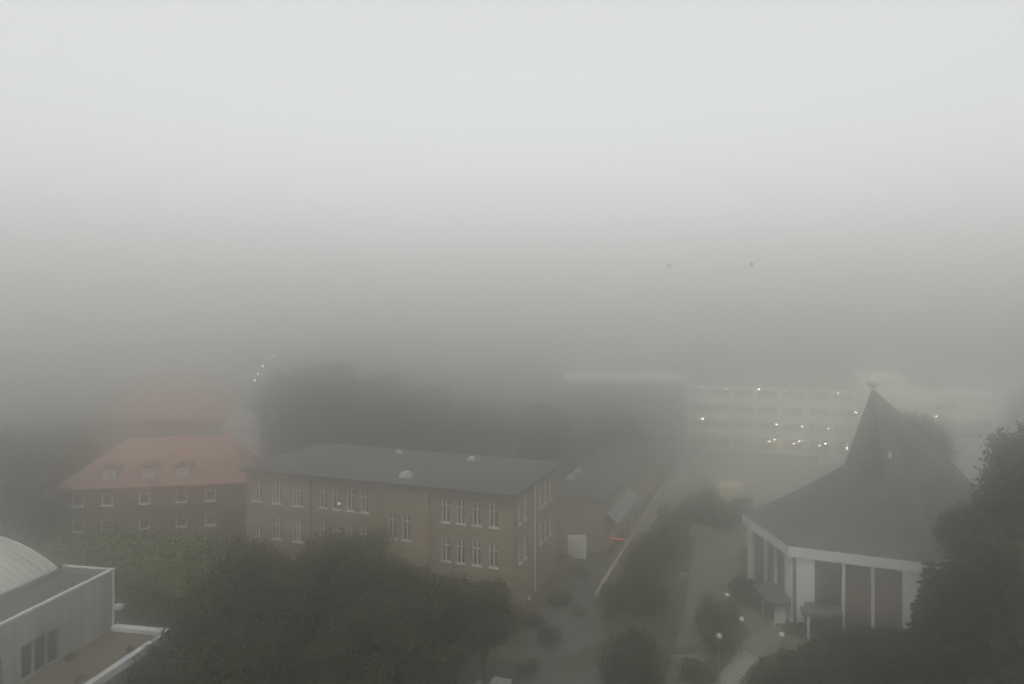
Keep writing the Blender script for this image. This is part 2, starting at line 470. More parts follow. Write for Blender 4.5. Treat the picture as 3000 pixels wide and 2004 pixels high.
bush(X(2045, 68), 68.5, 'lowdark', 'dark bush at the foot of the steps', B1, .8)
bush(X(2175, 83.5), 83.5, 'lowdark', 'dark bush under the far pilaster of the chapel', B1, .85)
bush(X(2215, 81), 82, 'low', 'olive bush left of the small chapel canopy', B1, .7)
B2 = 'hedge bushes below the chapel'
hb = [(2262, 66.0, .95, 'dark hedge bush right beside the steps'), (2335, 64.8, .9, 'dark hedge bush below the right lamp post'),
      (2400, 66.5, 1.0, 'dark hedge bush under the flat right canopy'), (2480, 67.5, 1.05, 'dark hedge bush before the red brick panel'),
      (2560, 68, 1.05, 'dark hedge bush before the last mullion of the chapel'), (2640, 67.5, 1.1, 'dark hedge bush left of the conifer tips'),
      (2265, 63.2, 1.1, 'dark hedge bush in the bottom row, nearest the steps'), (2390, 62, 1.1, 'dark hedge bush in the bottom row, second from the steps'),
      (2490, 62.5, 1.1, 'dark hedge bush in the bottom row, middle one'), (2590, 62.5, 1.15, 'dark hedge bush in the bottom row, beside the conifer'),
      (2690, 62.5, 1.15, 'dark hedge bush in the bottom row, under the conifer')]
for px, Y, s, lb in hb:
    bush(X(px, Y), Y, 'lowdark', lb, B2, s, 1.15, name='hedge_bush')
bush(28.0, 74.6, 'low', 'clipped low hedge between the two chapel canopies', B2, .62, .62, name='hedge_bush')
bush(29.2, 75.0, 'lowdark', 'low dark hedge against the white corner pilaster', B2, .55, .5, name='hedge_bush')
bush(36, 72.2, 'lowdark', 'low hedge below the brick panels of the chapel', B2, .8, .6, name='hedge_bush')
B3 = 'shrubs in the school yard'
for px, py, s, lb in ((1560, 1835, .8, 'low shrub in the yard beside the small white sign'), (1640, 1770, .9, 'shrub in the middle of the school yard'),
                      (1700, 1690, .8, 'shrub below the white container'), (1610, 1880, .8, 'shrub at the near end of the yard'),
                      (1545, 1930, .8, 'shrub close to the dark trees and the parked car'), (1690, 1800, .7, 'shrub beside the end of the kerb wall'),
                      (1660, 1640, .7, 'shrub against the flank of the school')):
    x, y = G(px, py); bush(x, y, 'lowdark' if s > .75 else 'low', lb, B3, s * .8, .7, name='yard_shrub')

B4 = 'verge shrubs between kerb wall and gravel path'
for px, py, s, lb in ((1800, 1790, .9, 'verge shrub at the near end of the kerb wall'), (1850, 1745, .9, 'verge shrub just past the near end of the kerb wall'),
                      (1880, 1700, .95, 'verge shrub a quarter of the way up the kerb wall'), (1905, 1665, .9, 'verge shrub before the middle of the kerb wall'),
                      (1925, 1625, .95, 'verge shrub level with the red barrier'), (1940, 1590, .95, 'verge shrub just beyond the red barrier'),
                      (1975, 1560, 1.0, 'verge shrub under the far olive tree'), (2010, 1530, 1.0, 'verge shrub near the corner of the parking lot'),
                      (2075, 1520, 1.0, 'verge shrub left below the yellow kiosk'), (2150, 1512, .95, 'verge shrub right below the yellow kiosk'), (1890, 1790, .8, 'verge shrub above the big round bush')):
    x, y = G(px, py); bush(x + .8, y, 'lowdark', lb, B4, s * 1.1, 1.1, name='verge_shrub')

# conifers
def conifer_meshes(h, rmax, seed, z0=2.0):
    r = random.Random(seed); tr = MB(); P = []
    tr.tube([(0, 0, -.3), (0.05, 0, h * .4), (0, 0.05, h * .75), (0, 0, h)], [.42, .3, .17, .03], n=9)
    V = []
    z = z0
    while z < h - .3:
        t = (z - z0) / (h - z0)
        L = rmax * (1 - t) ** .72 * r.uniform(.82, 1.1) + .25
        nb = 7 if t < .7 else 5
        ph = r.uniform(0, 6.28)
        for k in range(nb):
            a = ph + k * 6.283 / nb + r.uniform(-.25, .25); l = L * r.uniform(.72, 1.12)
            ca, sa = math.cos(a), math.sin(a)
            def pt(u):
                return Vector((ca * l * u, sa * l * u, z + l * (.10 * u - .42 * u * u + .16 * u ** 3)))
            tr.tube([pt(0), pt(.35), pt(.7), pt(1)], [.07, .05, .03, .012], n=4, cap=False)
            ns = int(9 + l * 9)
            side_ = Vector((-sa, ca, 0)); out = Vector((ca, sa, -.1))
            for q in range(ns):
                u = .12 + .88 * (q + r.random()) / ns
                p = pt(u); w = (.28 + .95 * (1 - abs(u - .45))) * min(1, .35 + l * .16)
                for sg in (-1, 1):
                    d = (side_ * sg + out * r.uniform(.3, .9)).normalized()
                    e = p + d * w * r.uniform(.6, 1.15) + Vector((0, 0, -w * r.uniform(.1, .5)))
                    nrm = Vector((r.uniform(-.4, .4), r.uniform(-.4, .4), 1)).normalized()
                    s_ = (e - p).cross(nrm).normalized() * (.07 + .05 * r.random())
                    V += [p - s_ * .5, (p + e) * .5 - s_ * 1.5, e, (p + e) * .5 + s_ * 1.5]
        z += .42 + .12 * r.random() + .25 * (1 - t) * .6
    me = bpy.data.meshes.new('foliage'); n = len(V) // 4
    me.from_pydata([tuple(v) for v in V], [], [tuple(range(4 * i, 4 * i + 4)) for i in range(n)])
    me.materials.append(M['needle'])
    return tr.mesh('trunk', M['bark'], smooth=True), me
def conifer(x, y, h, rmax, seed, label, group):
    o = empty('conifer_tree', (x, y, -.02), 0, label, 'tree', group)
    a, b = conifer_meshes(h, rmax, seed)
    link_mesh('trunk', a, o); link_mesh('foliage', b, o)
    return o
G7 = 'conifers right of the chapel'
conifer(X(2728, 61), 61, 12.2, 2.5, 9, 'slim conifer with branch tips reaching over the white chapel pilaster', G7)
conifer(X(2800, 57), 57, 14.0, 4.4, 4, 'broad dark conifer right of the slim one', G7)
conifer(X(2930, 52), 52, 16.5, 5.4, 15, 'nearest dark conifer in the bottom right corner', G7)
conifer(X(2745, 55), 55, 8.5, 3.4, 22, 'short dark conifer between the hedge and the big conifers', G7)
tree(2850, 1475, 66, 'brown', 'brownish tree against the right slope of the chapel roof', 'broadleaf trees right of the chapel', .68)
tree(3095, 1200, 60, 'dark_a', 'tallest dark tree, cut by the right edge of the view', 'broadleaf trees right of the chapel', 1.08)
tree(3000, 1325, 61, 'dark_b', 'dark tree in front of the tallest one at the right edge', 'broadleaf trees right of the chapel', 1.05)
tree(2960, 1530, 58, 'brown', 'brown tinged tree at the right edge below the tallest tree', 'broadleaf trees right of the chapel', .9)

# ------------------------------------------------------------------ hall building, bottom left
wx, wy = X(332, 57.3), 57.3          # top right corner of the panel wall
d = Vector((1.9, 9.8)).normalized()
rz_h = math.atan2(-d.x, d.y)
ROOFZ, TOPZ = 8.0, 12.4
hall = empty('panel_building', (wx, wy, 0), rz_h, 'pale grey panel-clad hall block with white roof edging, bottom left', 'building')
# local: y runs along the wall away from us, +x to the right (wall faces +x)
window_kind('hall', 1.0, 2.25, (), 1.65, pane='glass', sill=False, fmat='seam', fr=.06, bar=.05)
wins = [(-5.75, 8.12), (-6.85, 8.12), (-7.95, 8.12), (-10.3, 8.12), (-11.4, 8.12), (-12.5, 8.12)]
mb = MB(); T = side('right', 0)
wall(mb, T, -30, 0, ROOFZ - 8, TOPZ, [hole('hall', s, z) for s, z in wins])
wall(mb, side('back', 0), -4.4, 0, 0, TOPZ)
mb.build('wall', M['panel'], hall)
for s, z in wins: window(hall, 'hall', 0, s, z, R(90))
for k in range(14):
    s = -.9 - k * 1.16
    z = 10.5 if any(abs(s - w[0]) < .62 for w in wins) else ROOFZ + .02
    part(hall, 'panel_joint', M['seam'], (.002, .014, s - .02, s + .02, z, TOPZ - .03))
part(hall, 'drip_ledge', M['seam'], (.016, .045, -5.1, -.25, 10.42, 10.47))
part(hall, 'corner_trim', M['coping'], (-.02, .06, -.16, .06, ROOFZ, TOPZ - .002))
part(hall, 'roof_edge', M['coping'], (-.2, .09, -30, .1, TOPZ, TOPZ + .16), (-4.4, -.2, -.12, .1, TOPZ, TOPZ + .13), bevel=.02)
part(hall, 'roof', M['tar'], (-4.6, -.2, -30, -.12, TOPZ - .8, TOPZ - .45))
part(hall, 'rain_spout', M['coping'], (-.1, .55, .06, .5, 9.35, 9.7), bevel=.04)

annex = empty('roof_annex', (wx, wy, 0), rz_h, 'low annex with brown gravel roof and broad white parapets, bottom left', 'building')
part(annex, 'wall', M['panel'], (.02, 4.55, -30, -.35, 0, ROOFZ - .12))
part(annex, 'gravel_roof', M['gravel'], (.02, 4.35, -30, -.5, ROOFZ - .11, ROOFZ))
part(annex, 'parapet', M['coping'], (4.36, 4.85, -30, -.42, ROOFZ - .35, ROOFZ + .22), bevel=.02)
part(annex, 'parapet', M['coping'], (.07, 4.85, -.41, .25, ROOFZ - .35, ROOFZ + .24), bevel=.02)
# moss and weeds on the gravel
cm = crown_mesh('plant', M['leaf_olive'], .5, .25, 77, 500, .08, 6, ground=True)[0]
for k, (ax, ay, lb) in enumerate(((3.9, -3.1, 'small weed tuft at the far parapet corner of the gravel roof'), (3.5, -7.5, 'small weed tuft by the long parapet of the gravel roof'),
                                  (.7, -5.0, 'small weed tuft at the foot of the panel wall'))):
    p = Matrix.LocRotScale(annex.location, annex.rotation_euler, None) @ Vector((ax, ay, ROOFZ))
    tag(link_mesh('weed_tuft', cm, None, (p.x, p.y, p.z + .22), k * 1.3), lb, 'plant', 'weeds on the gravel roof')

# barrel-roofed hall behind
ex, ey = X(160, 57.3), 57.3
bar = empty('barrel_roof_hall', (ex, ey, 0), rz_h, 'hall with a pale corrugated barrel roof at the left edge', 'building')
EZ = 12.45; SPAN = 15.0; RISE = 2.3
Rr = (SPAN * SPAN / 4 + RISE * RISE) / (2 * RISE)
def arc(t):                                           # t 0 at the right eave, 1 at the left
    x = -SPAN * t; u = x + SPAN / 2
    return x, EZ + math.sqrt(Rr * Rr - u * u) - (Rr - RISE)
mb = MB(); n = 28; ny = 260
for j in range(ny + 1):
    y = -30 * j / ny + .15
    for i in range(n + 1):
        x, z = arc(i / n); mb.v.append((x, y, z + .10 * math.sin(y * 2 * math.pi / .62)))
for j in range(ny):
    for i in range(n):
        q = j * (n + 1) + i; mb.f.append((q, q + 1, q + n + 2, q + n + 1))
mb.build('roof', M['barrel'], bar, smooth=True)
mb = MB(); pts = [arc(i / n) for i in range(n + 1)]
mb.tube([(x, .2, z + .03) for x, z in pts], .09, n=6); mb.build('verge_trim', M['coping'], bar, smooth=True)
mb = MB(); mb.tube([(.02, .2, EZ - .02), (.02, -30, EZ - .02)], .1, n=6); mb.build('gutter', M['coping'], bar, smooth=True)
mb = MB(); mb.face([(0, 0, 0), (-SPAN, 0, 0)] + [(x, 0, z - .12) for x, z in reversed(pts)])
mb.face([(-.15, 0, 0), (-.15, -30, 0), (-.15, -30, EZ - .1), (-.15, 0, EZ - .1)])
mb.build('wall', M['greywall'], bar)

# ------------------------------------------------------------------ school
C = (X(1502, 78.2), 78.2)
sch = empty('school_building', (*C, 0), GRZ, 'long yellow brick school with tall white-barred windows and grey flat roof', 'building')
window_kind('triple', 1.35, 2.5, (-.23, .23), 1.75)
window_kind('cross', 1.0, 2.5, (0,), 1.75)
window_kind('stair', 1.05, 2.8, (0,), 2.05)
window_kind('flank', .9, 2.4, (0,), 1.7)
ZS = (9.1, 4.9, .8)
L1 = (-32.4, -29.5, -26.6); L2 = (-23.3, -21.5, -19.6, -17.8); L3 = (-14.1, -12.3); L4 = (-7.7, -5.9, -4.05, -2.14)
EAVE = 13.0
mb = MB()
Tw, Tr, Tc = side('front', -.35), side('front', 0), side('front', -.3)
wall(mb, Tw, -34, -25, 0, EAVE, [hole('triple', s, z) for s in L1 for z in ZS[:2]])
wall(mb, Tr, -25, -17, 0, EAVE, [hole('cross', s, z) for s in L2 for z in ZS[:2]])
wall(mb, Tc, -17, -9.6, 0, EAVE, [hole('stair', s, 6.7) for s in L3])
wall(mb, Tr, -9.6, 0, 0, EAVE, [hole('cross', s, z) for s in L4 for z in ZS])
FY = (2.2, 3.9, 9.2, 11.0, 12.8)
wall(mb, side('right', 0), 0, 15.3, 0, EAVE, [hole('flank', s, z) for s in FY for z in ZS[:2]])
wall(mb, side('left', -34), -.35, 15.3, 0, EAVE); wall(mb, side('back', 15.3), -34, 0, 0, EAVE)
for xx, a in ((-25, -.35), (-17, -.3), (-9.6, -.3)): mb.face([(xx, a, 0), (xx, 0, 0), (xx, 0, EAVE), (xx, a, EAVE)])
mb.build('wall', M['school'], sch)
for s in L1:
    for z in ZS[:2]:
        lit = 'room_dim' if (s, z) == (L1[2], ZS[1]) else None
        window(sch, 'triple', s, -.35, z, lit=lit, label='window with dim warm light behind it' if lit else None)
for s in L2:
    for z in ZS[:2]: window(sch, 'cross', s, 0, z)
for s in L3: window(sch, 'stair', s, -.3, 6.7)
for s in L4:
    for z in ZS: window(sch, 'cross', s, 0, z)
for s in FY:
    for z in ZS[:2]: window(sch, 'flank', 0, s, z, R(90))
# a lamp, and glowing plates standing in for warm light, inside two windows
mb = MB(); mb.lathe([(.02, -.13), (.12, -.08), (.14, 0), (.1, .1), (.02, .13)], 10, (-21.25, .13, 9.75)); mb.build('room_lamp', M['lamp_room'], sch, smooth=True)
part(sch, 'warm_glow_plate', M['room_dim'], (-6.28, -5.98, .13, .155, 9.25, 9.75))
part(sch, 'warm_glow_plate', M['room_dim'], (-5.84, -5.48, .13, .155, 9.35, 9.85))
# string courses, lintel bands, cornice
for y0, a, b in ((-.35, -34, -25), (0, -25, -17), (0, -9.6, 0)):
    part(sch, 'string_course', M['band'], (a + .02, b - .02, y0 - .09, y0 - .003, 8.2, 8.5))
    part(sch, 'string_course', M['band'], (a + .02, b - .02, y0 - .07, y0 - .003, 3.9, 4.15))
    part(sch, 'lintel_band', M['band'], (a + .02, b - .02, y0 - .05, y0 - .003, 11.72, 12.05))
part(sch, 'string_course', M['band'], (.003, .08, .02, 15.28, 8.2, 8.5))
# arched recess over the stair windows
mb = MB(); n = 20; cx, cz = -13.2, 9.65
for i in range(n):
    a0, a1 = math.pi * i / n, math.pi * (i + 1) / n
    P = []
    for rr in (1.75, 2.2):
        P.append([(cx + rr * math.cos(a), cz + rr * .72 * math.sin(a)) for a in (a0, a1)])
    (p0, p1), (q0, q1) = P
    for y in (-.42,): mb.face([(p0[0], y, p0[1]), (q0[0], y, q0[1]), (q1[0], y, q1[1]), (p1[0], y, p1[1])])
    mb.face([(q0[0], -.42, q0[1]), (q0[0], -.3, q0[1]), (q1[0], -.3, q1[1]), (q1[0], -.42, q1[1])])
    mb.face([(p0[0], -.42, p0[1]), (p0[0], -.3, p0[1]), (p1[0], -.3, p1[1]), (p1[0], -.42, p1[1])])
mb.box(-15.5, -10.9, -.44, -.304, 9.5, 9.65)
mb.build('arch', M['band'], sch)
part(sch, 'cornice', M['cornice'], (-34.55, .55, -.95, -.36, EAVE - .45, EAVE + .02), (.003, .55, -.35, 15.6, EAVE - .45, EAVE + .02), (-34.55, -34.003, -.35, 15.6, EAVE - .45, EAVE + .02))
part(sch, 'drainpipe', M['whiteframe'], (.05, .16, 6.85, 6.96, .1, EAVE - .46))
part(sch, 'drainpipe', M['darkmetal'], (-25.1 + .12, -25.1 + .24, -.13, -.02, .1, EAVE - .46))
mb = MB()
lo, hi = EAVE + .025, EAVE + .45
o4 = [(-34.7, -1.1), (.7, -1.1), (.7, 15.9), (-34.7, 15.9)]; i4 = [(-29.5, 5.2), (-4.6, 5.2), (-4.6, 10.2), (-29.5, 10.2)]
for k in range(4):
    a, b, c, e = o4[k], o4[(k + 1) % 4], i4[(k + 1) % 4], i4[k]
    mb.face([(*a, lo), (*b, lo), (*c, hi), (*e, hi)])
    mb.face([(*a, lo), (*b, lo), (*b, lo - .12), (*a, lo - .12)])
mb.face([(*p, hi) for p in i4])
roof = mb.build('roof', M['schoolroof'], sch)
def school_local(px, py, z):
    Y = (CAM_Z - z) * F / (py - 880); dx, dy = X(px, Y) - C[0], Y - C[1]
    return dx * .935 - dy * .354, dx * .354 + dy * .935
def dome_mesh(w, h):
    mb = MB()
    mb.box(-w, w, -w * .8, w * .8, -.45, .12)
    mb.lathe([(w * .92, .12), (w * .8, .12 + h * .45), (w * .5, .12 + h * .8), (w * .12, .12 + h)], 8)
    return mb.mesh('skylight', M['dome'])
for px, py, w in ((1190, 1380, .62), (1382, 1337, .52), (1168, 1318, .40)):
    lx, ly = school_local(px, py, 13.85)
    link_mesh('skylight', dome_mesh(w, .3), roof, (lx, ly, 13.5))
# annex of the school, along the lane
ax_, ay_ = X(1772, 98), 98
wing = empty('school_annex', (ax_, ay_, 0), GRZ, 'lower yellow school annex with two roof domes beside the lane', 'building')
window_kind('annexw', 1.6, 1.4, (0,), None)
mb = MB()
FW = [4.5 + 3.4 * k for k in range(9)]
wall(mb, side('front', 0), -8, 0, 0, 6.7); wall(mb, side('right', 0), 0, 38, 0, 6.7, [hole('annexw', s, 1.2) for s in FW])
wall(mb, side('left', -8), 0, 38, 0, 6.7); wall(mb, side('back', 38), -8, 0, 0, 6.7)
mb.build('wall', M['school'], wing)
for s in FW: window(wing, 'annexw', 0, s, 1.2, R(90))
wr = part(wing, 'roof', M['schoolroof'], (-8.3, .3, -.3, 38.3, 6.703, 6.95))
def annex_local(px, py, z):
    Y = (CAM_Z - z) * F / (py - 880); dx, dy = X(px, Y) - ax_, Y - ay_
    return dx * .935 - dy * .354, dx * .354 + dy * .935
for px, py in ((1672, 1395), (1694, 1378)):
    lx, ly = annex_local(px, py, 7.3); link_mesh('skylight', dome_mesh(.55, .32), wr, (lx, ly, 7.2))
mb = MB(); mb.box(0.002, 1.5, 1, 15, 0, .1, T=lambda x, y, z: (x, y, 4.9 - x * .85 + z)); mb.build('canopy', M['panel'], wing)
for y in (1.2, 5.8, 10.3, 14.7): part(wing, 'canopy_post', M['whiteframe'], (1.38, 1.46, y, y + .08, 0, 3.72))

# white container by the annex wall
bx = empty('white_container', (*[v for v in (X(1692, 95.5), 95.5)], 0), GRZ + .35, 'white box container standing against the yellow annex wall', 'container')
part(bx, 'body', M['white'], (-1.15, 1.1, -.0, 1.6, .15, 2.55), bevel=.03)
part(bx, 'door', M['paleroof'], (-1.05, .28, -.05, -.003, .25, 2.1))
part(bx, 'lid', M['coping'], (-1.22, 1.17, -.08, 1.68, 2.553, 2.68), bevel=.02)
part(bx, 'skid', M['darkmetal'], (-1.1, -.9, 0, 1.6, 0, .148), (.85, 1.05, 0, 1.6, 0, .148))

# kerb wall along the lane, barrier, sign, stone block
k0, k1 = Vector(G(1745, 1752)), Vector(G(1962, 1398))
dk = (k1 - k0).normalized(); Lk = (k1 - k0).length
kw = empty('kerb_wall', (k0.x, k0.y, 0), math.atan2(dk.y, dk.x), 'long low pale wall running along the lane', 'wall')
part(kw, 'wall', M['kerbwall'], (0, Lk, -.14, .14, -.1, .42))
part(kw, 'coping', M['kerbwall'], *[(i * Lk / 12 + .02, (i + 1) * Lk / 12 - .02, -.2, .2, .423, .52) for i in range(12)], bevel=.015)
p = G(1840, 1602)
ba = empty('barrier', (p[0] - .25, p[1], 0), GRZ + math.pi + .04, 'lane barrier with a glowing red boom', 'barrier')
part(ba, 'cabinet', M['white'], (-.2, .2, -.15, .15, 0, 1.0), bevel=.02)
part(ba, 'boom', M['red_light'], (.21, 2.25, -.05, .05, .9, 1.0))
part(ba, 'rest_post', M['greymetal'], (2.3, 2.38, -.04, .04, 0, .88), (2.24, 2.44, -.07, .07, .882, .9))
x, y = G(1552, 1800)
sg = empty('yard_sign', (x, y, 0), GRZ, 'small white square sign on a post in the school yard', 'sign')
part(sg, 'post', M['greymetal'], (-.03, .03, -.03, .03, 0, 1.5)); part(sg, 'plate', M['white'], (-.16, .16, -.055, -.033, 1.5, 1.85), (-.02, .02, -.033, .02, 1.5, 1.7))
x, y = G(2002, 1690)
st = empty('stone_bench', (x, y, 0), .1, 'small pale flat bench at the edge of the gravel path', 'bench')
part(st, 'seat', M['stone'], (-.45, .45, -.2, .2, .36, .45), bevel=.02)
for s_ in (-.32, .32): part(st, 'leg', M['stone'], (s_ - .05, s_ + .05, -.15, .15, 0, .358))

# kiosk with pale yellow lit fascia at the parking lot
Yk = 127
ki = empty('kiosk', (X(2139, Yk), Yk, 0), GRZ * .6, 'small kiosk with a pale yellow lit roof band at the parking lot', 'kiosk')
part(ki, 'roof', M['kiosk_light'], (-1.8, 1.8, -.55, 1.7, .9 + .6, .9 + 1.15))
part(ki, 'wall', M['yellow'], (-1.5, 1.5, 0, 1.5, .05, 1.498))
part(ki, 'counter', M['whiteframe'], (-1.5, 1.5, -.35, -.003, .62, .7))
part(ki, 'plinth', M['stone'], (-1.6, 1.6, -.05, 1.6, 0, .048))
x, y = G(2180, 1470)
bo = empty('bollard', (x, y, 0), 0, 'short white bollard right of the yellow kiosk', 'bollard')
mb = MB(); mb.lathe([(.09, 0), (.09, .7), (.06, .78)], 10); mb.build('post', M['white'], bo); mb = MB(); mb.lathe([(.1, .79), (.1, .9), (.04, .95)], 10); mb.build('cap', M['coping'], bo)

# ------------------------------------------------------------------ red-roofed house
hx, hy = X(182, 95), 95
red = empty('red_roof_house', (hx, hy, 0), R(10.2), 'dark walled house with a hipped red tile roof and three dormers', 'house')
window_kind('redw', 1.35, 1.4, (), None, fr=.13)
W = 22.5; DP = 12.0
def red_local(px):                                    # along the facade for a photo column
    k = (px - 1500) / F; c, s = math.cos(R(10.2)), math.sin(R(10.2))
    return (k * hy - hx) / (c - k * s)
row1 = [red_local(p) for p in (228, 314, 423, 531, 617)]
row2 = [red_local(p) for p in (424, 532, 618)]
mb = MB()
wall(mb, side('front', 0), 0, W, 0, 9.0, [hole('redw', s, 6.8) for s in row1] + [hole('redw', s, 3.6) for s in row1], reveal=.2)
wall(mb, side('right', W), 0, DP, 0, 9.0); wall(mb, side('left', 0), 0, DP, 0, 9.0); wall(mb, side('back', DP), 0, W, 0, 9.0)
mb.build('wall', M['brownwall'], red)
for s in row1: window(red, 'redw', s, -.04, 6.8)
for s in row1: window(red, 'redw', s, -.04, 3.6)
def hip(x0, x1, y0, y1, ze, zr, in0, in1, fr=.45, thick=.18):
    """roof with eaves rectangle, a bend at half height (flared foot) and a hipped ridge"""
    mb = MB(); ym = (y0 + y1) / 2
    rings = [[(x0, y0, ze), (x1, y0, ze), (x1, y1, ze), (x0, y1, ze)]]
    a = .12
    rings.append([(x0 + in0 * a * 1.4, y0 + (ym - y0) * a * 1.4, ze + (zr - ze) * a), (x1 - in1 * a * 1.4, y0 + (ym - y0) * a * 1.4, ze + (zr - ze) * a),
                  (x1 - in1 * a * 1.4, y1 - (ym - y0) * a * 1.4, ze + (zr - ze) * a), (x0 + in0 * a * 1.4, y1 - (ym - y0) * a * 1.4, ze + (zr - ze) * a)])
    for p, q in zip(rings, rings[1:]):
        for k in range(4): mb.face([p[k], p[(k + 1) % 4], q[(k + 1) % 4], q[k]])
    b = rings[-1]; r0, r1 = (x0 + in0, ym, zr), (x1 - in1, ym, zr)
    mb.face([b[0], b[1], r1, r0]); mb.face([b[2], b[3], r0, r1]); mb.face([b[1], b[2], r1]); mb.face([b[3], b[0], r0])
    e = rings[0]
    for k in range(4): mb.face([e[k], e[(k + 1) % 4], (*e[(k + 1) % 4][:2], ze - thick), (*e[k][:2], ze - thick)])
    mb.face([(*p[:2], ze - thick) for p in e])
    return mb
rf = hip(-1.3, W + .3, -.8, DP + .8, 9.2, 14.3, 7.2, 3.6).build('roof', M['redtile'], red)
dm = MB(); dm.box(-.75, .75, .0, 2.2, 0, 1.3); dmesh = dm.mesh('dormer', M['palewall'])
dr = MB()
for i in range(8):
    a0, a1 = math.pi * i / 8, math.pi * (i + 1) / 8
    f_ = lambda a, rr: (1.25 * math.cos(a) * rr, 1.3 + .45 * math.sin(a) * rr)
    p0, p1 = f_(a0, 1), f_(a1, 1)
    dr.face([(p0[0], -.3, p0[1]), (p1[0], -.3, p1[1]), (p1[0], 3.2, p1[1]), (p0[0], 3.2, p0[1])])
dr.face([(1.25 * math.cos(math.pi * i / 8), -.28, 1.302 + .45 * math.sin(math.pi * i / 8)) for i in range(9)])
drm = dr.mesh('dormer_roof', M['tar'])
window_kind('dormw', .75, .85, (0,), None, fr=.1, sill=False, depth=-.01)
for px in (317, 430, 533):
    d_ = link_mesh('dormer', dmesh, red, (red_local(px), .55, 9.95))
    link_mesh('dormer_roof', drm, d_); link_mesh('dormer_window', WIN['dormw'][0], d_, (0, -.02, .3)); link_mesh('pane', WIN['dormw'][1], d_, (0, -.012, .3))

# rear wing with the fainter red roof
rw = empty('red_roof_house', (X(310, 148), 148, 0), R(10.2), 'farther house whose faint red hipped roof shows above the first', 'house')
mb = MB()
for T, a, b in ((side('front', 0), 0, 22), (side('right', 22), 0, 13), (side('left', 0), 0, 13), (side('back', 13), 0, 22)): wall(mb, T, a, b, 0, 9.2)
mb.build('wall', M['brownwall'], rw)
r2 = hip(-1, 23, -.9, 13.9, 9.4, 14.6, 6.5, 2.5).build('roof', M['redtile'], rw)

# pale tall house
window_kind('palew', 1.1, 1.6, (0,), None, fr=.08)
ph = empty('pale_house', (X(655, 138), 138, 0), R(6), 'tall pale rendered house half hidden by fog beside the school', 'house')
ws = [(s, z) for s in (1.3, 3.3, 5.2) for z in (5.2, 8.3)]
mb = MB(); wall(mb, side('front', 0), 0, 6.4, 0, 11.2, [hole('palew', *w) for w in ws])
for T, a, b in ((side('right', 6.4), 0, 10), (side('left', 0), 0, 10), (side('back', 10), 0, 6.4)): wall(mb, T, a, b, 0, 11.2)
mb.face([(0, 0, 11.2), (6.4, 0, 11.2), (3.2, 0, 13.4)]); mb.face([(0, 10, 11.2), (6.4, 10, 11.2), (3.2, 10, 13.4)])
mb.build('wall', M['palewall'], ph)
for w in ws: window(ph, 'palew', w[0], 0, w[1])
mb = MB()
for a, b in (((-.35, 10.95), (3.2, 13.45)), ((6.75, 10.95), (3.2, 13.45))):
    mb.face([(a[0], -.3, a[1]), (b[0], -.3, b[1]), (b[0], 10.3, b[1]), (a[0], 10.3, a[1])])
    mb.face([(a[0], -.3, a[1]), (b[0], -.3, b[1]), (b[0], -.3, b[1] + .18), (a[0], -.3, a[1] + .18)])
mb.build('roof', M['greywall'], ph)

# ------------------------------------------------------------------ dark block and the offices at the back
db = empty('dark_block', (X(1655, 152), 152, 0), R(-3), 'dark block with a pale flat roof edge left of the cream offices', 'building')
window_kind('darkw', 3.2, 1.5, (-.8, .8), None, sill=False, fmat='greymetal')
dw = [(2.8 + 4.6 * k, z) for k in range(5) for z in (4.5, 8.2, 12.0)]
mb = MB(); wall(mb, side('front', 0), 0, 24.6, 0, 16.2, [hole('darkw', *w) for w in dw])
for T, a, b in ((side('right', 24.6), 0, 14), (side('left', 0), 0, 14), (side('back', 14), 0, 24.6)): wall(mb, T, a, b, 0, 16.2)
mb.build('wall', M['greywall'], db)
for w in dw: window(db, 'darkw', w[0], 0, w[1])
part(db, 'roof', M['paleroof'], (-.2, 24.8, -.25, 14.2, 16.203, 17.2))

OX, OY, OA = X(2012, 167), 167, R(-18)
of = empty('office_building', (OX, OY, 0), OA, 'cream four-storey office block with rows of windows and lit ceiling lamps', 'building')
window_kind('off', 4.0, 1.6, (-.68, .68), None, pane='dimglass', sill=False, fmat='cream', fr=.08)
window_kind('offg', 4.0, 3.0, (-.68, .68), 2.2, pane='dimglass', sill=False, fmat='cream', fr=.08)
bays = (2.85, 7.2, 11.8, 17.0, 22.15, 27.25, 32.0)
rows = ((12.0, 'off'), (8.5, 'off'), (5.05, 'off'), (.45, 'offg'))
mb = MB(); wall(mb, side('front', 0), 0, 35, 0, 14.2, [hole(k, s, z) for s in bays for z, k in rows])
wall(mb, side('left', 0), 0, 13, 0, 14.2); wall(mb, side('back', 13), 0, 35, 0, 14.2)
mb.build('wall', M['cream'], of)
for s in bays:
    for z, k in rows: window(of, k, s, 0, z)
part(of, 'roof', M['greywall'], (.25, 34.99, .25, 12.8, 13.75, 13.95))
part(of, 'plinth', M['palewall'], (0, 35, -.12, -.003, 0, .3))
window_kind('tow', .9, .9, (), None, pane='dimglass', sill=False, fmat='cream')
tw = MB(); ts = [(37.2, 12.6), (41.8, 12.6), (37.2, 9.0), (41.8, 9.0)]
wall(tw, side('front', -1.5), 35.003, 44, 0, 17.2, [hole('tow', *w) for w in ts])
wall(tw, side('right', 44), -1.5, 12, 0, 17.2); wall(tw, side('left', 35.003), -1.5, 12, 0, 17.2); wall(tw, side('back', 12), 35.003, 44, 0, 17.2)
tw.face([(35.003, -1.5, 17.2), (44, -1.5, 17.2), (44, 12, 17.2), (35.003, 12, 17.2)])
tower = tw.build('stair_tower', M['cream'], of)
for w in ts: window(tower, 'tow', w[0], -1.5, w[1])
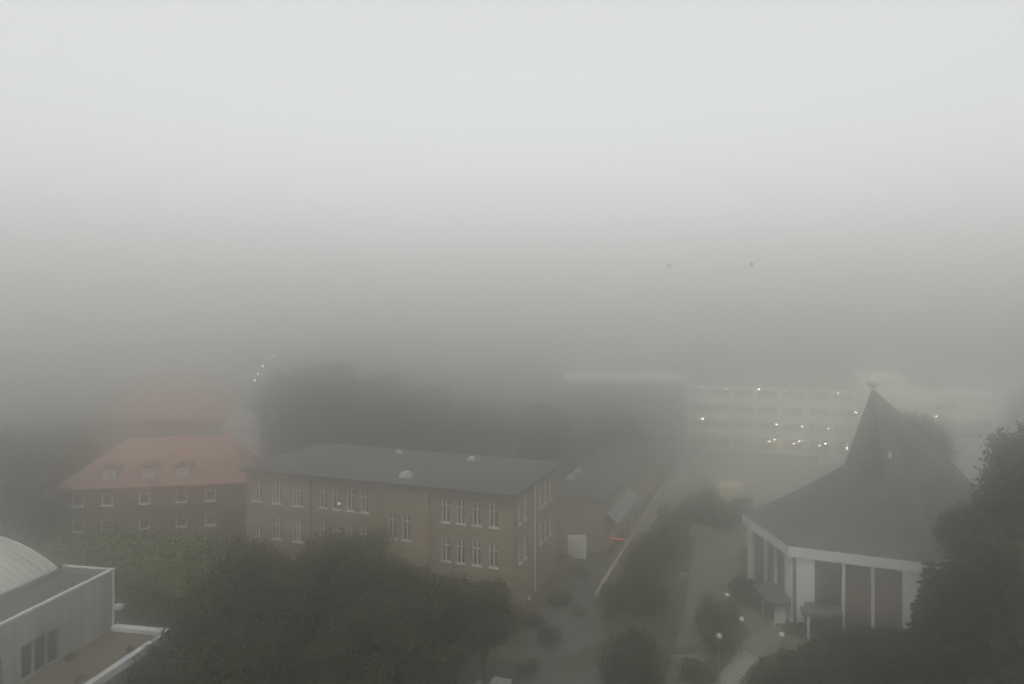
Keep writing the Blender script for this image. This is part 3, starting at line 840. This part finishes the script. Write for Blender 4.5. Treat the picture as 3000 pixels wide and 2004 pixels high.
rt = MB(); rs = [(46.3, 10.9, 'tow'), (51.2, 10.9, 'off'), (51.2, 7.3, 'off'), (57.3, 7.3, 'off')]
wall(rt, side('front', 0), 44.003, 61, 0, 13.8, [hole(k, s, z) for s, z, k in rs]); wall(rt, side('right', 61), 0, 12, 0, 13.8); wall(rt, side('back', 12), 44.003, 61, 0, 13.8)
rt.face([(44.003, 0, 13.8), (61, 0, 13.8), (61, 12, 13.8), (44.003, 12, 13.8)])
rwg = rt.build('side_wing', M['cream'], of)
for s, z, k in rs: window(rwg, k, s, 0, z)
def off_local(px, py, dep=.06):
    k = (px - 1500) / F; c, s = math.cos(OA), math.sin(OA)
    l = (k * OY - OX) / (c - k * s); Y = OY + l * s
    return l, dep, Z(py, Y)
def bulb_mesh(r, m): 
    mb = MB(); mb.lathe([(r * .3, -r * .55), (r, -r * .3), (r, r * .3), (r * .3, r * .55)], 8); return mb.mesh('ceiling_lamp', m, True)
bm_, bd_ = bulb_mesh(.2, M['lamp_warm']), bulb_mesh(.17, M['lamp_dim'])
for px, py, big in ((2127, 1140, 0), (2223, 1140.5, 1), (2298, 1145, 0), (2455, 1153, 1), (2052, 1136, 0), (2058, 1227, 1), (2275, 1244, 1), (2350, 1249, 1),
                    (2427, 1255, 0), (2253, 1294, 1), (2270, 1288, 1), (2325.5, 1300, 1), (2341.6, 1293, 1), (2401, 1306, 1), (2417.6, 1300, 1), (2480.6, 1313, 1), (2507.6, 1209, 1), (2743.8, 1220.5, 1)):
    l, dep, z = off_local(px, py)
    if 35 < l < 44: dep = -1.44
    link_mesh('ceiling_lamp', bm_ if big else bd_, of, (l, dep - .02, z))

# pale van parked before the offices
vx, vy = X(2434, 150), 150
def van(name, loc, rz, label):
    o = empty(name, loc, rz, label, 'van')
    pr = [(-2.3, .35), (-2.3, 1.0), (-1.55, 1.25), (-.95, 2.05), (2.25, 2.1), (2.35, 1.9), (2.35, .35)]
    mb = MB(); n = len(pr)
    for y in (-.95, .95):
        for x, z in pr: mb.v.append((x, y, z))
    mb.f.append(tuple(range(n))); mb.f.append(tuple(range(2 * n - 1, n - 1, -1)))
    for k in range(n): mb.f.append((k, n + k, n + (k + 1) % n, (k + 1) % n))
    mb.build('body', M['white'], o, bevel=.06)
    ws_ = MB(); ws_.face([(-1.545, -.8, 1.31), (-1.545, .8, 1.31), (-1.0, .75, 2.02), (-1.0, -.75, 2.02)]); ws_.build('windscreen', M['glass'], o)
    for s_ in (-1, 1):
        part(o, 'side_window', M['glass'], (-1.0, -.1, s_ * .953 - .006, s_ * .953 + .006, 1.3, 1.85))
        for x in (-1.5, 1.5):
            w_ = MB(); w_.tube([(x, s_ * .72, .34), (x, s_ * .97, .34)], .34, n=16); wo = w_.build('wheel', M['tyre'], o)
            q = MB(); q.tube([(x, s_ * .965, .34), (x, s_ * .985, .34)], .2, n=12); q.build('rim', M['rim'], wo)
    return o
van('parked_van', (vx, vy, .05), OA + .05, 'pale van parked in front of the cream offices, left of the chapel spire')

fr = empty('foggy_building', (X(2858, 158), 158, 0), R(-6), 'dim dark building with a pale roof at the far right', 'building')
window_kind('frw', 2.6, 1.3, (0,), None, pane='glass', sill=False, fmat='greymetal')
fw = [(3 + 5 * k, z) for k in range(4) for z in (3.4, 8.2)]
mb = MB(); wall(mb, side('front', 0), 0, 24, 0, 12.6, [hole('frw', *w) for w in fw])
for T, a, b in ((side('right', 24), 0, 14), (side('left', 0), 0, 14), (side('back', 14), 0, 24)): wall(mb, T, a, b, 0, 12.6)
mb.build('wall', M['greywall'], fr)
for w in fw: window(fr, 'frw', w[0], 0, w[1])
part(fr, 'roof', M['paleroof'], (4.6, 24.4, -.4, 14.4, 13.5, 15.3), (-.3, 4.595, -.4, 14.4, 12.603, 13.3))
part(fr, 'roof_parapet', M['greywall'], (4.6, 24.3, -.3, 14, 12.603, 13.498))
part(fr, 'ledge', M['paleroof'], (0, 9, -.5, -.003, 5.7, 6.6))
nb = empty('pale_block', (X(2787, 116), 116, 0), R(-4), 'plain pale block behind the right slope of the chapel roof', 'building')
window_kind('nbw', 1.2, 1.4, (0,), None)
nw = [(2.2, 4.2), (4.8, 4.2)]
mb = MB(); wall(mb, side('front', 0), 0, 7, 0, 11.9, [hole('nbw', *w) for w in nw])
for T, a, b in ((side('right', 7), 0, 9), (side('left', 0), 0, 9), (side('back', 9), 0, 7)): wall(mb, T, a, b, 0, 11.9)
mb.build('wall', M['palewall'], nb)
for w in nw: window(nb, 'nbw', w[0], 0, w[1])
part(nb, 'roof', M['greywall'], (-.2, 7.2, -.2, 9.2, 11.903, 12.3))

# ------------------------------------------------------------------ chapel
ch = empty('chapel', (40, 84, 0), 0, 'white-framed chapel with a dark tent roof rising to a ball-tipped spire', 'chapel')
def loc(x, y): return (x - 40, y - 84)
E = [(X(2174, 88.5), 88.5), (X(2310, 76.2), 76.2), (X(2724, 72.6), 72.6), (54.5, 79), (56.5, 91), (43, 99)]
EZ8 = [Z(1505, 88.5), Z(1600, 76.2), Z(1651, 72.6), 7.9, 7.9, 7.9]
E = [loc(*p) for p in E]
ring = [(X(2474, 85), 85, Z(1362, 85)), (40.0, 80.6, 13.9), (43.2, 79.2, 13.2), (50.0, 83.6, 13.9), (49.3, 86.5, 14.2), (41, 89.5, 14.2)]
ring = [(*loc(a, b), c) for a, b, c in ring]
mid = []
for e, z, r in zip(E, EZ8, ring):                        # slightly sagging slope between eave and spire foot
    mid.append((e[0] * .5 + r[0] * .5, e[1] * .5 + r[1] * .5, z * .5 + r[2] * .5 - .35))
apex = (*loc(X(2556, 84), 84), Z(1138, 84))
mb = MB()
eav = [(*e, z) for e, z in zip(E, EZ8)]
rings = [eav, mid, ring]
for A_, B_ in zip(rings, rings[1:]):
    for k in range(6): mb.face([A_[k], A_[(k + 1) % 6], B_[(k + 1) % 6], B_[k]])
for k in range(6): mb.face([ring[k], ring[(k + 1) % 6], apex])
roofc = mb.build('roof', M['chroof'], ch)
# standing seams
mb = MB()
for A_, B_, n in ((eav, mid, 14), (mid, ring, 14)):
    for k in range(6):
        for q in range(n):
            t = q / n
            a = Vector(A_[k]).lerp(Vector(A_[(k + 1) % 6]), t); b = Vector(B_[k]).lerp(Vector(B_[(k + 1) % 6]), t)
            mb.tube([a + Vector((0, 0, .01)), b + Vector((0, 0, .01))], .018, n=4, cap=False)
for k in range(6):
    mb.tube([Vector(ring[k]), Vector(apex)], .06, n=5, cap=False)
mb.build('roof_seam', M['chroof'], roofc)
part(roofc, 'roof_vent', M['whiteframe'], (loc(X(2603, 81), 0)[0] - .12, loc(X(2603, 81), 0)[0] + .12, 80.6 - 84, 81 - 84, 16.0, 16.7), bevel=.03)
mb = MB(); rr = .62
mb.lathe([(.1, -.9), (.12, -.1)] + [(max(.05, rr * math.sin(math.pi * i / 10)), rr * .9 - rr * .9 * math.cos(math.pi * i / 10)) for i in range(1, 11)], 18, (apex[0], apex[1], apex[2] + .1))
mb.build('finial_ball', mat('finial_gilt', (.62, .60, .52), (.5, .48, .42), scale=2, rough=.45, metal=.2), ch, smooth=True)
# fascia band and soffit
mb = MB(); FH = 1.05
cen = Vector((sum(e[0] for e in E) / 6, sum(e[1] for e in E) / 6))
inn = [tuple(Vector(e) + (cen - Vector(e)).normalized() * .55) for e in E]
for k in range(6):
    a, b = E[k], E[(k + 1) % 6]; za, zb = EZ8[k] - .004, EZ8[(k + 1) % 6] - .004
    mb.face([(*a, za), (*b, zb), (*b, zb - FH), (*a, za - FH)])
    mb.face([(*a, za - FH), (*b, zb - FH), (*inn[(k + 1) % 6], zb - FH), (*inn[k], za - FH)])
mb.build('fascia', M['chwhite'], ch)
# walls: each side of the polygon has its own frame; s metres from its start, d inwards
def side_frame(k, ins=.5):
    a, b = Vector(inn[k]), Vector(inn[(k + 1) % 6]); u = (b - a).normalized(); w = Vector((-u.y, u.x))
    if w.dot(cen - a) < 0: w = -w
    za, zb = EZ8[k] - FH, EZ8[(k + 1) % 6] - FH; L = (b - a).length
    def T(s, d, z):                                     # z as a fraction when negative: -1 is the soffit
        p = a + u * s + w * d
        return (p.x, p.y, z if z >= 0 else za + (zb - za) * s / L - .004)
    return T, L
for k in range(6):
    T, L = side_frame(k)
    def slab(mb, s0, s1, d0, d1, z0, z1):
        mb.box(s0, s1, d0, d1, z0, z1, T=T)
    vis = k in (0, 1)
    g = MB(); slab(g, .05, L - .05, .35, .45, 0, -1); g.build('glazing', M['chglass'] if vis else M['chwhite'], ch)
    if not vis:
        for s_ in (0.02, L - 1.0):
            mb = MB(); slab(mb, s_, s_ + .95, .05, .34, 0, -1); mb.build('pilaster', M['chwhite'], ch)
        continue
    if k == 1:                                          # front side, left to right in view
        for s_, w_ in ((.42, 1.75), (L - 2.15, 1.75)):
            mb = MB(); slab(mb, s_, s_ + w_, .0, .34, 0, -1); mb.build('pilaster', M['chwhite'], ch, bevel=.02)
        s0, s1 = 2.17, L - 2.15
        for t in (1 / 3, 2 / 3):
            s_ = s0 + (s1 - s0) * t
            mb = MB(); slab(mb, s_ - .16, s_ + .16, .06, .34, 0, -1); mb.build('mullion', M['chwhite'], ch, bevel=.015)
        for t0, t1, zt in ((1 / 3, 2 / 3, 5.2), (2 / 3, 1, 5.0)):
            a_, b_ = s0 + (s1 - s0) * t0 + .17, s0 + (s1 - s0) * t1 - (.17 if t1 < 1 else .01)
            mb = MB(); slab(mb, a_, b_, .22, .34, .9, zt); mb.build('brick_panel', M['chbrick'], ch)
        for t0, t1 in ((0, 1 / 3), (1 / 3, 2 / 3), (2 / 3, 1)):
            a_, b_ = s0 + (s1 - s0) * t0 + .17, s0 + (s1 - s0) * t1 - .17
            for zz in (2.6, 5.6):
                mb = MB(); slab(mb, a_, b_, .28, .34, zz, zz + .07); mb.build('glazing_bar', M['darkmetal'], ch)
    else:                                               # left side, far to near
        for s_, w_ in ((.25, 1.3), (L - 1.75, 1.45)):
            mb = MB(); slab(mb, s_, s_ + w_, .0, .34, 0, -1); mb.build('pilaster', M['chwhite'], ch, bevel=.02)
        for s_ in (L * .41, L * .63):
            mb = MB(); slab(mb, s_ - .16, s_ + .16, .06, .34, 0, -1); mb.build('mullion', M['chwhite'], ch, bevel=.015)
        mb = MB(); slab(mb, L * .65, L - 1.76, .2, .34, 0, 2.2); mb.build('door', M['paleroof'], ch)
# canopies over the two doors
def slab_poly(pts, z0, z1, name, m, parent, bevel=.03):
    mb = MB(); mb.prism([loc(*p) for p in pts], z0, z1); return mb.build(name, m, parent, bevel=bevel)
c1 = slab_poly([(25.9, 75.6), (28.0, 75.5), (28.6, 77.2), (28.4, 81.6), (25.7, 80.4)], 2.3, 2.6, 'canopy', M['copper'], ch)
part(c1, 'canopy_edge', M['darkmetal'], (25.95 - 40, 28.0 - 40, 75.45 - 84, 75.52 - 84, 2.26, 2.5))
part(c1, 'canopy_post', M['chwhite'], (X(2270, 75.9) - 40 - .05, X(2270, 75.9) - 40 + .05, 75.85 - 84, 75.95 - 84, 0, 2.297))
part(c1, 'canopy_post', M['chwhite'], (X(2235, 79) - 40 - .05, X(2235, 79) - 40 + .05, 78.95 - 84, 79.05 - 84, 0, 2.297))
c2 = slab_poly([(X(2350, 72.4), 72.4), (X(2470, 71.7), 71.7), (X(2470, 71.7) + .3, 72.9), (X(2350, 72.4) + .3, 73.6)], 2.55, 3.0, 'canopy', M['copper'], ch)
mb = MB(); mb.prism([loc(*p) for p in ((28.9, 73.4), (32.0, 72.75), (32.7, 75.2), (29.6, 76.0))], .05, 2.54)
mb.build('porch_dark_box', M['chglass'], ch)  # added dark box for the darkness under the canopy, joining it to the wall
part(c2, 'canopy_post', M['chwhite'], (X(2368, 72.6) - 40 - .1, X(2368, 72.6) - 40 + .1, 72.5 - 84, 72.7 - 84, 0, 2.547))
part(c2, 'canopy_post', M['chwhite'], (X(2462, 73.6) - 40 - .08, X(2462, 73.6) - 40 + .08, 73.5 - 84, 73.7 - 84, 0, 2.547))
part(ch, 'entrance_wall', M['chwhite'], (26.9 - 40, 27.9 - 40, 76.6 - 84, 76.75 - 84, 0, 2.297))

# steps below the forecourt
top = Vector((X(2190, 70.6), 70.6)); dn = Vector((-2.7, -2.3)).normalized(); ac = Vector((-dn.y, dn.x)) * -1
if ac.x < 0: ac = -ac
stp = empty('staircase', (top.x, top.y, 0), math.atan2(ac.y, ac.x), 'stone steps with a rail going down from the chapel forecourt', 'steps')
# own axes: x across the flight, +y up the flight towards the forecourt
sgn = 1 if (Matrix.Rotation(math.atan2(ac.y, ac.x), 2) @ Vector((0, 1))).dot(dn) < 0 else -1
mb = MB(); nst = 15; W2 = 1.25
for k in range(nst):
    y1 = -sgn * (k * .34); y0 = -sgn * (k * .34 + .335)
    mb.box(-W2, W2, min(y0, y1), max(y0, y1), -2.9, .06 - k * .15)
mb.build('flight', mat('pale_tread', (.54, .54, .49), (.42, .42, .38), scale=1.2, fine=.15), stp)
mb = MB()
for k in range(nst):
    y1 = -sgn * (k * .34 + .22); y0 = -sgn * (k * .34 + .336)
    mb.box(-W2 + .003, W2 - .003, min(y0, y1), max(y0, y1), .061 - k * .15, .064 - k * .15)
mb.build('nosing', M['darkmetal'], stp)  # pale treads and widened dark edge strips make the step lines contrast
mb = MB()
mb.tube([(-W2 - .12, sgn * .5, 1.0), (-W2 - .12, -sgn * .1, .98), (-W2 - .12, -sgn * 5.0, -1.15)], .03, n=6)
for q in (0, .5, 1): mb.tube([(-W2 - .12, -sgn * (.1 + 4.8 * q), .97 - 2.1 * q), (-W2 - .12, -sgn * (.1 + 4.8 * q), -.2 - 2.1 * q)], .025, n=6)
mb.build('handrail', M['greymetal'], stp, smooth=True)

# globe lamps
def globe_lamp():
    o = empty('globe_lamp', (0, 0, 0), 0, None, 'street lamp', 'globe lamps by the chapel')
    mb = MB(); mb.lathe([(.09, -2.7), (.09, .5), (.05, .55), (.04, 2.9), (.09, 2.95), (.09, 3.02)], 10); mb.build('pole', mat('pole_paint', (.20, .205, .2), rough=.6), o, smooth=False)
    mb = MB(); r = .24
    mb.lathe([(max(.02, r * math.sin(math.pi * i / 12)), r - r * math.cos(math.pi * i / 12)) for i in range(13)], 20, (0, 0, 3.0)); mb.build('globe', M['globe'], o, smooth=True)
    return o
def copy_tree(o, parent=None):
    c = o.copy(); COL.objects.link(c); c.parent = parent
    for chd in [x for x in bpy.data.objects if x.parent == o]: copy_tree(chd, c)
    return c
gl = globe_lamp()
for i, (px, py, zg, lb) in enumerate(((2130, 1745, 0, 'globe lamp farthest from the steps, by the leafy tree'), (2173, 1815, 0, 'globe lamp at the far left corner of the chapel forecourt'),
                                      (2107, 1865, -.25, 'globe lamp on the bright tall post left of the steps'), (2290, 1861, 0, 'globe lamp on a dark post in front of the chapel hedge'))):
    o = gl if i == 0 else copy_tree(gl)
    Y = (CAM_Z - 3.2 - zg) * F / (py - 880)
    o.location = (X(px, Y), Y, zg); o['label'] = lb
    o.rotation_euler.z = i

# far lights through the fog; the tall masts are added to carry them
def mast(h):
    o = empty('added_mast', (0, 0, 0), 0, None, 'light mast', 'lit lights in a rising string far left')
    mb = MB(); mb.tube([(0, 0, 0), (0, 0, h - .4), (.3, 0, h - .1), (.9, 0, h)], [.16, .08, .06, .05], n=8); mb.build('pole', M['greymetal'], o)
    mb = MB(); mb.lathe([(.08, -.1), (.16, -.04), (.16, .04), (.08, .1)], 10, (.95, 0, h - .1)); mb.build('lamp_head', M['lamp_far'], o, smooth=True)
    return o
for i, (px, py, lb) in enumerate(((747, 1115, 'lowest light in the string of far lights on added masts'), (757, 1094, 'second light from the bottom of the far light string'),
                                  (770, 1073, 'middle and brightest light of the far light string'), (789, 1054, 'second light from the top of the far light string'), (802, 1042, 'topmost faint light of the far light string'))):
    Y = 150 + 7 * i
    o = mast(Z(py, Y) + .1); o.location = (X(px, Y) - .95, Y, 0); o['label'] = lb

# silver car at the bottom edge
car = empty('parked_car', (X(1450, 67.3), 67.3, H(-2, 67.3) + .06), GRZ, 'silver car parked at the bottom edge beside the dark trees', 'car')
def loft(sections, name, m, parent, bevel=.0):
    mb = MB(); n = len(sections[0])
    for s_ in sections: mb.v += s_
    for a in range(len(sections) - 1):
        for k in range(n): mb.f.append((a * n + k, a * n + (k + 1) % n, (a + 1) * n + (k + 1) % n, (a + 1) * n + k))
    mb.f.append(tuple(range(n - 1, -1, -1))); mb.f.append(tuple((len(sections) - 1) * n + k for k in range(n)))
    return mb.build(name, m, parent, bevel=bevel)
def sec(x, w, zb, zt): return [(x, -w, zb), (x, w, zb), (x, w * 1.0, zt * .8 + zb * .2), (x, w * .86, zt), (x, -w * .86, zt), (x, -w * 1.0, zt * .8 + zb * .2)]
loft([sec(-2.05, .70, .35, .62), sec(-1.9, .82, .25, .78), sec(-1.0, .88, .22, .92), sec(.9, .88, .22, .96), sec(1.85, .85, .25, .95), sec(2.05, .74, .38, .8)], 'body', M['carpaint'], car, .03)
def cab(x, w, z): return [(x, -w, z), (x, w, z)]
mb = MB()
A_ = [(-.95, -.78, .93), (-.95, .78, .93), (1.75, .74, .95), (1.75, -.74, .95)]
B_ = [(-.2, -.64, 1.44), (-.2, .64, 1.44), (1.35, .62, 1.42), (1.35, -.62, 1.42)]
for k in range(4): mb.face([A_[k], A_[(k + 1) % 4], B_[(k + 1) % 4], B_[k]])
mb.build('window_glass', M['glass'], car)
mb = MB(); mb.prism([(-.3, -.67), (-.3, .67), (1.5, .65), (1.5, -.65)], 1.44, 1.5); mb.build('roof', M['carpaint'], car, bevel=.03)
for s_ in (-1, 1):
    part(car, 'headlight', M['globe'], (-2.06, -1.93, s_ * .58 - .13, s_ * .58 + .13, .6, .72))
    part(car, 'tail_light', M['redplastic'], (1.98, 2.065, s_ * .62 - .1, s_ * .62 + .1, .68, .86))
    part(car, 'mirror', M['carpaint'], (-.75, -.6, s_ * .98 - .08, s_ * .98 + .08, .95, 1.07))
    for x_ in (-1.3, 1.3):
        w_ = MB(); w_.tube([(x_, s_ * .66, .31), (x_, s_ * .895, .31)], .31, n=18); wo = w_.build('wheel', M['tyre'], car)
        q = MB(); q.tube([(x_, s_ * .89, .31), (x_, s_ * .91, .31)], .2, n=14); q.build('rim', M['rim'], wo)

# birds
def bird(loc_, rz, lift, bank, span, label):
    mb = MB()
    prof = [(-.24, .012), (-.16, .035), (-.05, .065), (.06, .075), (.15, .055), (.2, .04), (.245, .042), (.28, .02), (.32, .006)]
    mb.tube([(0, x, 0) for x, r in prof], [r for x, r in prof], n=8)
    for s_ in (-1, 1):
        st_ = [(0.03, .1, -.08, 0), (.22 * span, .13, -.07, lift * .5), (.36 * span, .08, -.05, lift * .62), (.5 * span, -.06, -.10, lift * .45)]
        ib = len(mb.v)
        for x, yf, yb, z in st_:
            for dz in (.012, -.012):
                mb.v.append((s_ * x, yf, z + dz)); mb.v.append((s_ * x, yb, z + dz))
        for k in range(3):
            a, b = ib + 4 * k, ib + 4 * k + 4
            mb.f += [(a, a + 1, b + 1, b), (a + 2, b + 2, b + 3, a + 3), (a, b, b + 2, a + 2), (a + 1, a + 3, b + 3, b + 1)]
        mb.f.append((ib + 12, ib + 13, ib + 15, ib + 14))
    mb.face([(-.03, -.2, .01), (.03, -.2, .01), (.075, -.36, 0), (-.075, -.36, 0)])
    o = mb.build('bird', M['feather'], smooth=False); o.location = loc_; o.rotation_euler = (0, bank, rz)
    return tag(o, label, 'bird', 'birds flying in the fog')
Yb = 82
bird((X(1961, Yb), Yb, Z(778, Yb)), R(60), -.06, R(18), 1.25, 'bird gliding with wings spread level, left of the two')
bird((X(2202, Yb), Yb, Z(779, Yb)), R(100), .62, R(-14), 1.2, 'bird with wings raised high, right of the two')

# ------------------------------------------------------------------ haze, sky, sun, camera
mb = MB(); mb.box(-1400, 1400, -700, 1400, -3.7, 52.0)
hz = mb.build('haze', None); hz['kind'] = 'stuff'
hm = bpy.data.materials.new('haze'); hm.use_nodes = True
nt = hm.node_tree; nt.nodes.clear()
out = nt.nodes.new('ShaderNodeOutputMaterial'); pvn = nt.nodes.new('ShaderNodeVolumePrincipled')
pvn.inputs['Color'].default_value = (.985, .985, .976, 1)
pvn.inputs['Density'].default_value = 0.0175
pvn.inputs['Anisotropy'].default_value = 0.955
pvn.inputs['Density Attribute'].default_value = ''
nt.links.new(pvn.outputs[0], out.inputs['Volume'])
try: hm.cycles.homogeneous_volume = True
except Exception: pass
hz.data.materials.append(hm)

SUN_EL, SUN_AZ = 50.0, 180.0       # behind the camera, dimmed by the cloud deck
w = bpy.data.worlds.new('World'); SC.world = w; w.use_nodes = True
nt = w.node_tree; bg = nt.nodes['Background']
sky = nt.nodes.new('ShaderNodeTexSky'); sky.sky_type = 'NISHITA'; sky.sun_disc = False
sky.sun_elevation = R(SUN_EL); sky.sun_rotation = R(SUN_AZ); sky.dust_density = 4.0; sky.air_density = 1.0
hs = nt.nodes.new('ShaderNodeHueSaturation'); hs.inputs['Saturation'].default_value = .18
nt.links.new(sky.outputs[0], hs.inputs['Color']); deck = nt.nodes.new('ShaderNodeMix'); deck.data_type = 'RGBA'; deck.blend_type = 'ADD'; deck.inputs[0].default_value = 1
deck.inputs[7].default_value = (5.85, 5.9, 5.88, 1)          # even light of the cloud deck above the fog
nt.links.new(hs.outputs[0], deck.inputs[6]); nt.links.new(deck.outputs[2], bg.inputs['Color'])
bg.inputs['Strength'].default_value = .1
sl = bpy.data.lights.new('sun', 'SUN'); sl.energy = 0.9; sl.angle = R(25); sl.color = (1, .985, .96)
so = bpy.data.objects.new('sun', sl); COL.objects.link(so); so.rotation_euler = (R(-(90 - SUN_EL)), 0, R(-SUN_AZ)); so.location = (0, 0, 80)

cam = bpy.data.cameras.new('camera'); co = bpy.data.objects.new('camera', cam); COL.objects.link(co)
co.location = (0, 0, CAM_Z); co.rotation_euler = (R(90), 0, 0)
cam.sensor_width = 36; cam.lens = F / 3000 * 36; cam.shift_y = -122 / 3000
cam.clip_start = .1; cam.clip_end = 5000
SC.camera = co

SC.render.engine = 'CYCLES'
cy = SC.cycles
cy.max_bounces = 26; cy.diffuse_bounces = 3; cy.glossy_bounces = 2; cy.transmission_bounces = 2; cy.transparent_max_bounces = 4
cy.volume_bounces = 22; cy.sample_clamp_indirect = 2.0
cy.use_adaptive_sampling = False
cy.use_denoising = True; cy.denoiser = 'OPENIMAGEDENOISE'
SC.view_settings.view_transform = 'Standard'; SC.view_settings.look = 'None'
SC.view_settings.exposure = -0.27; SC.view_settings.gamma = 1.0
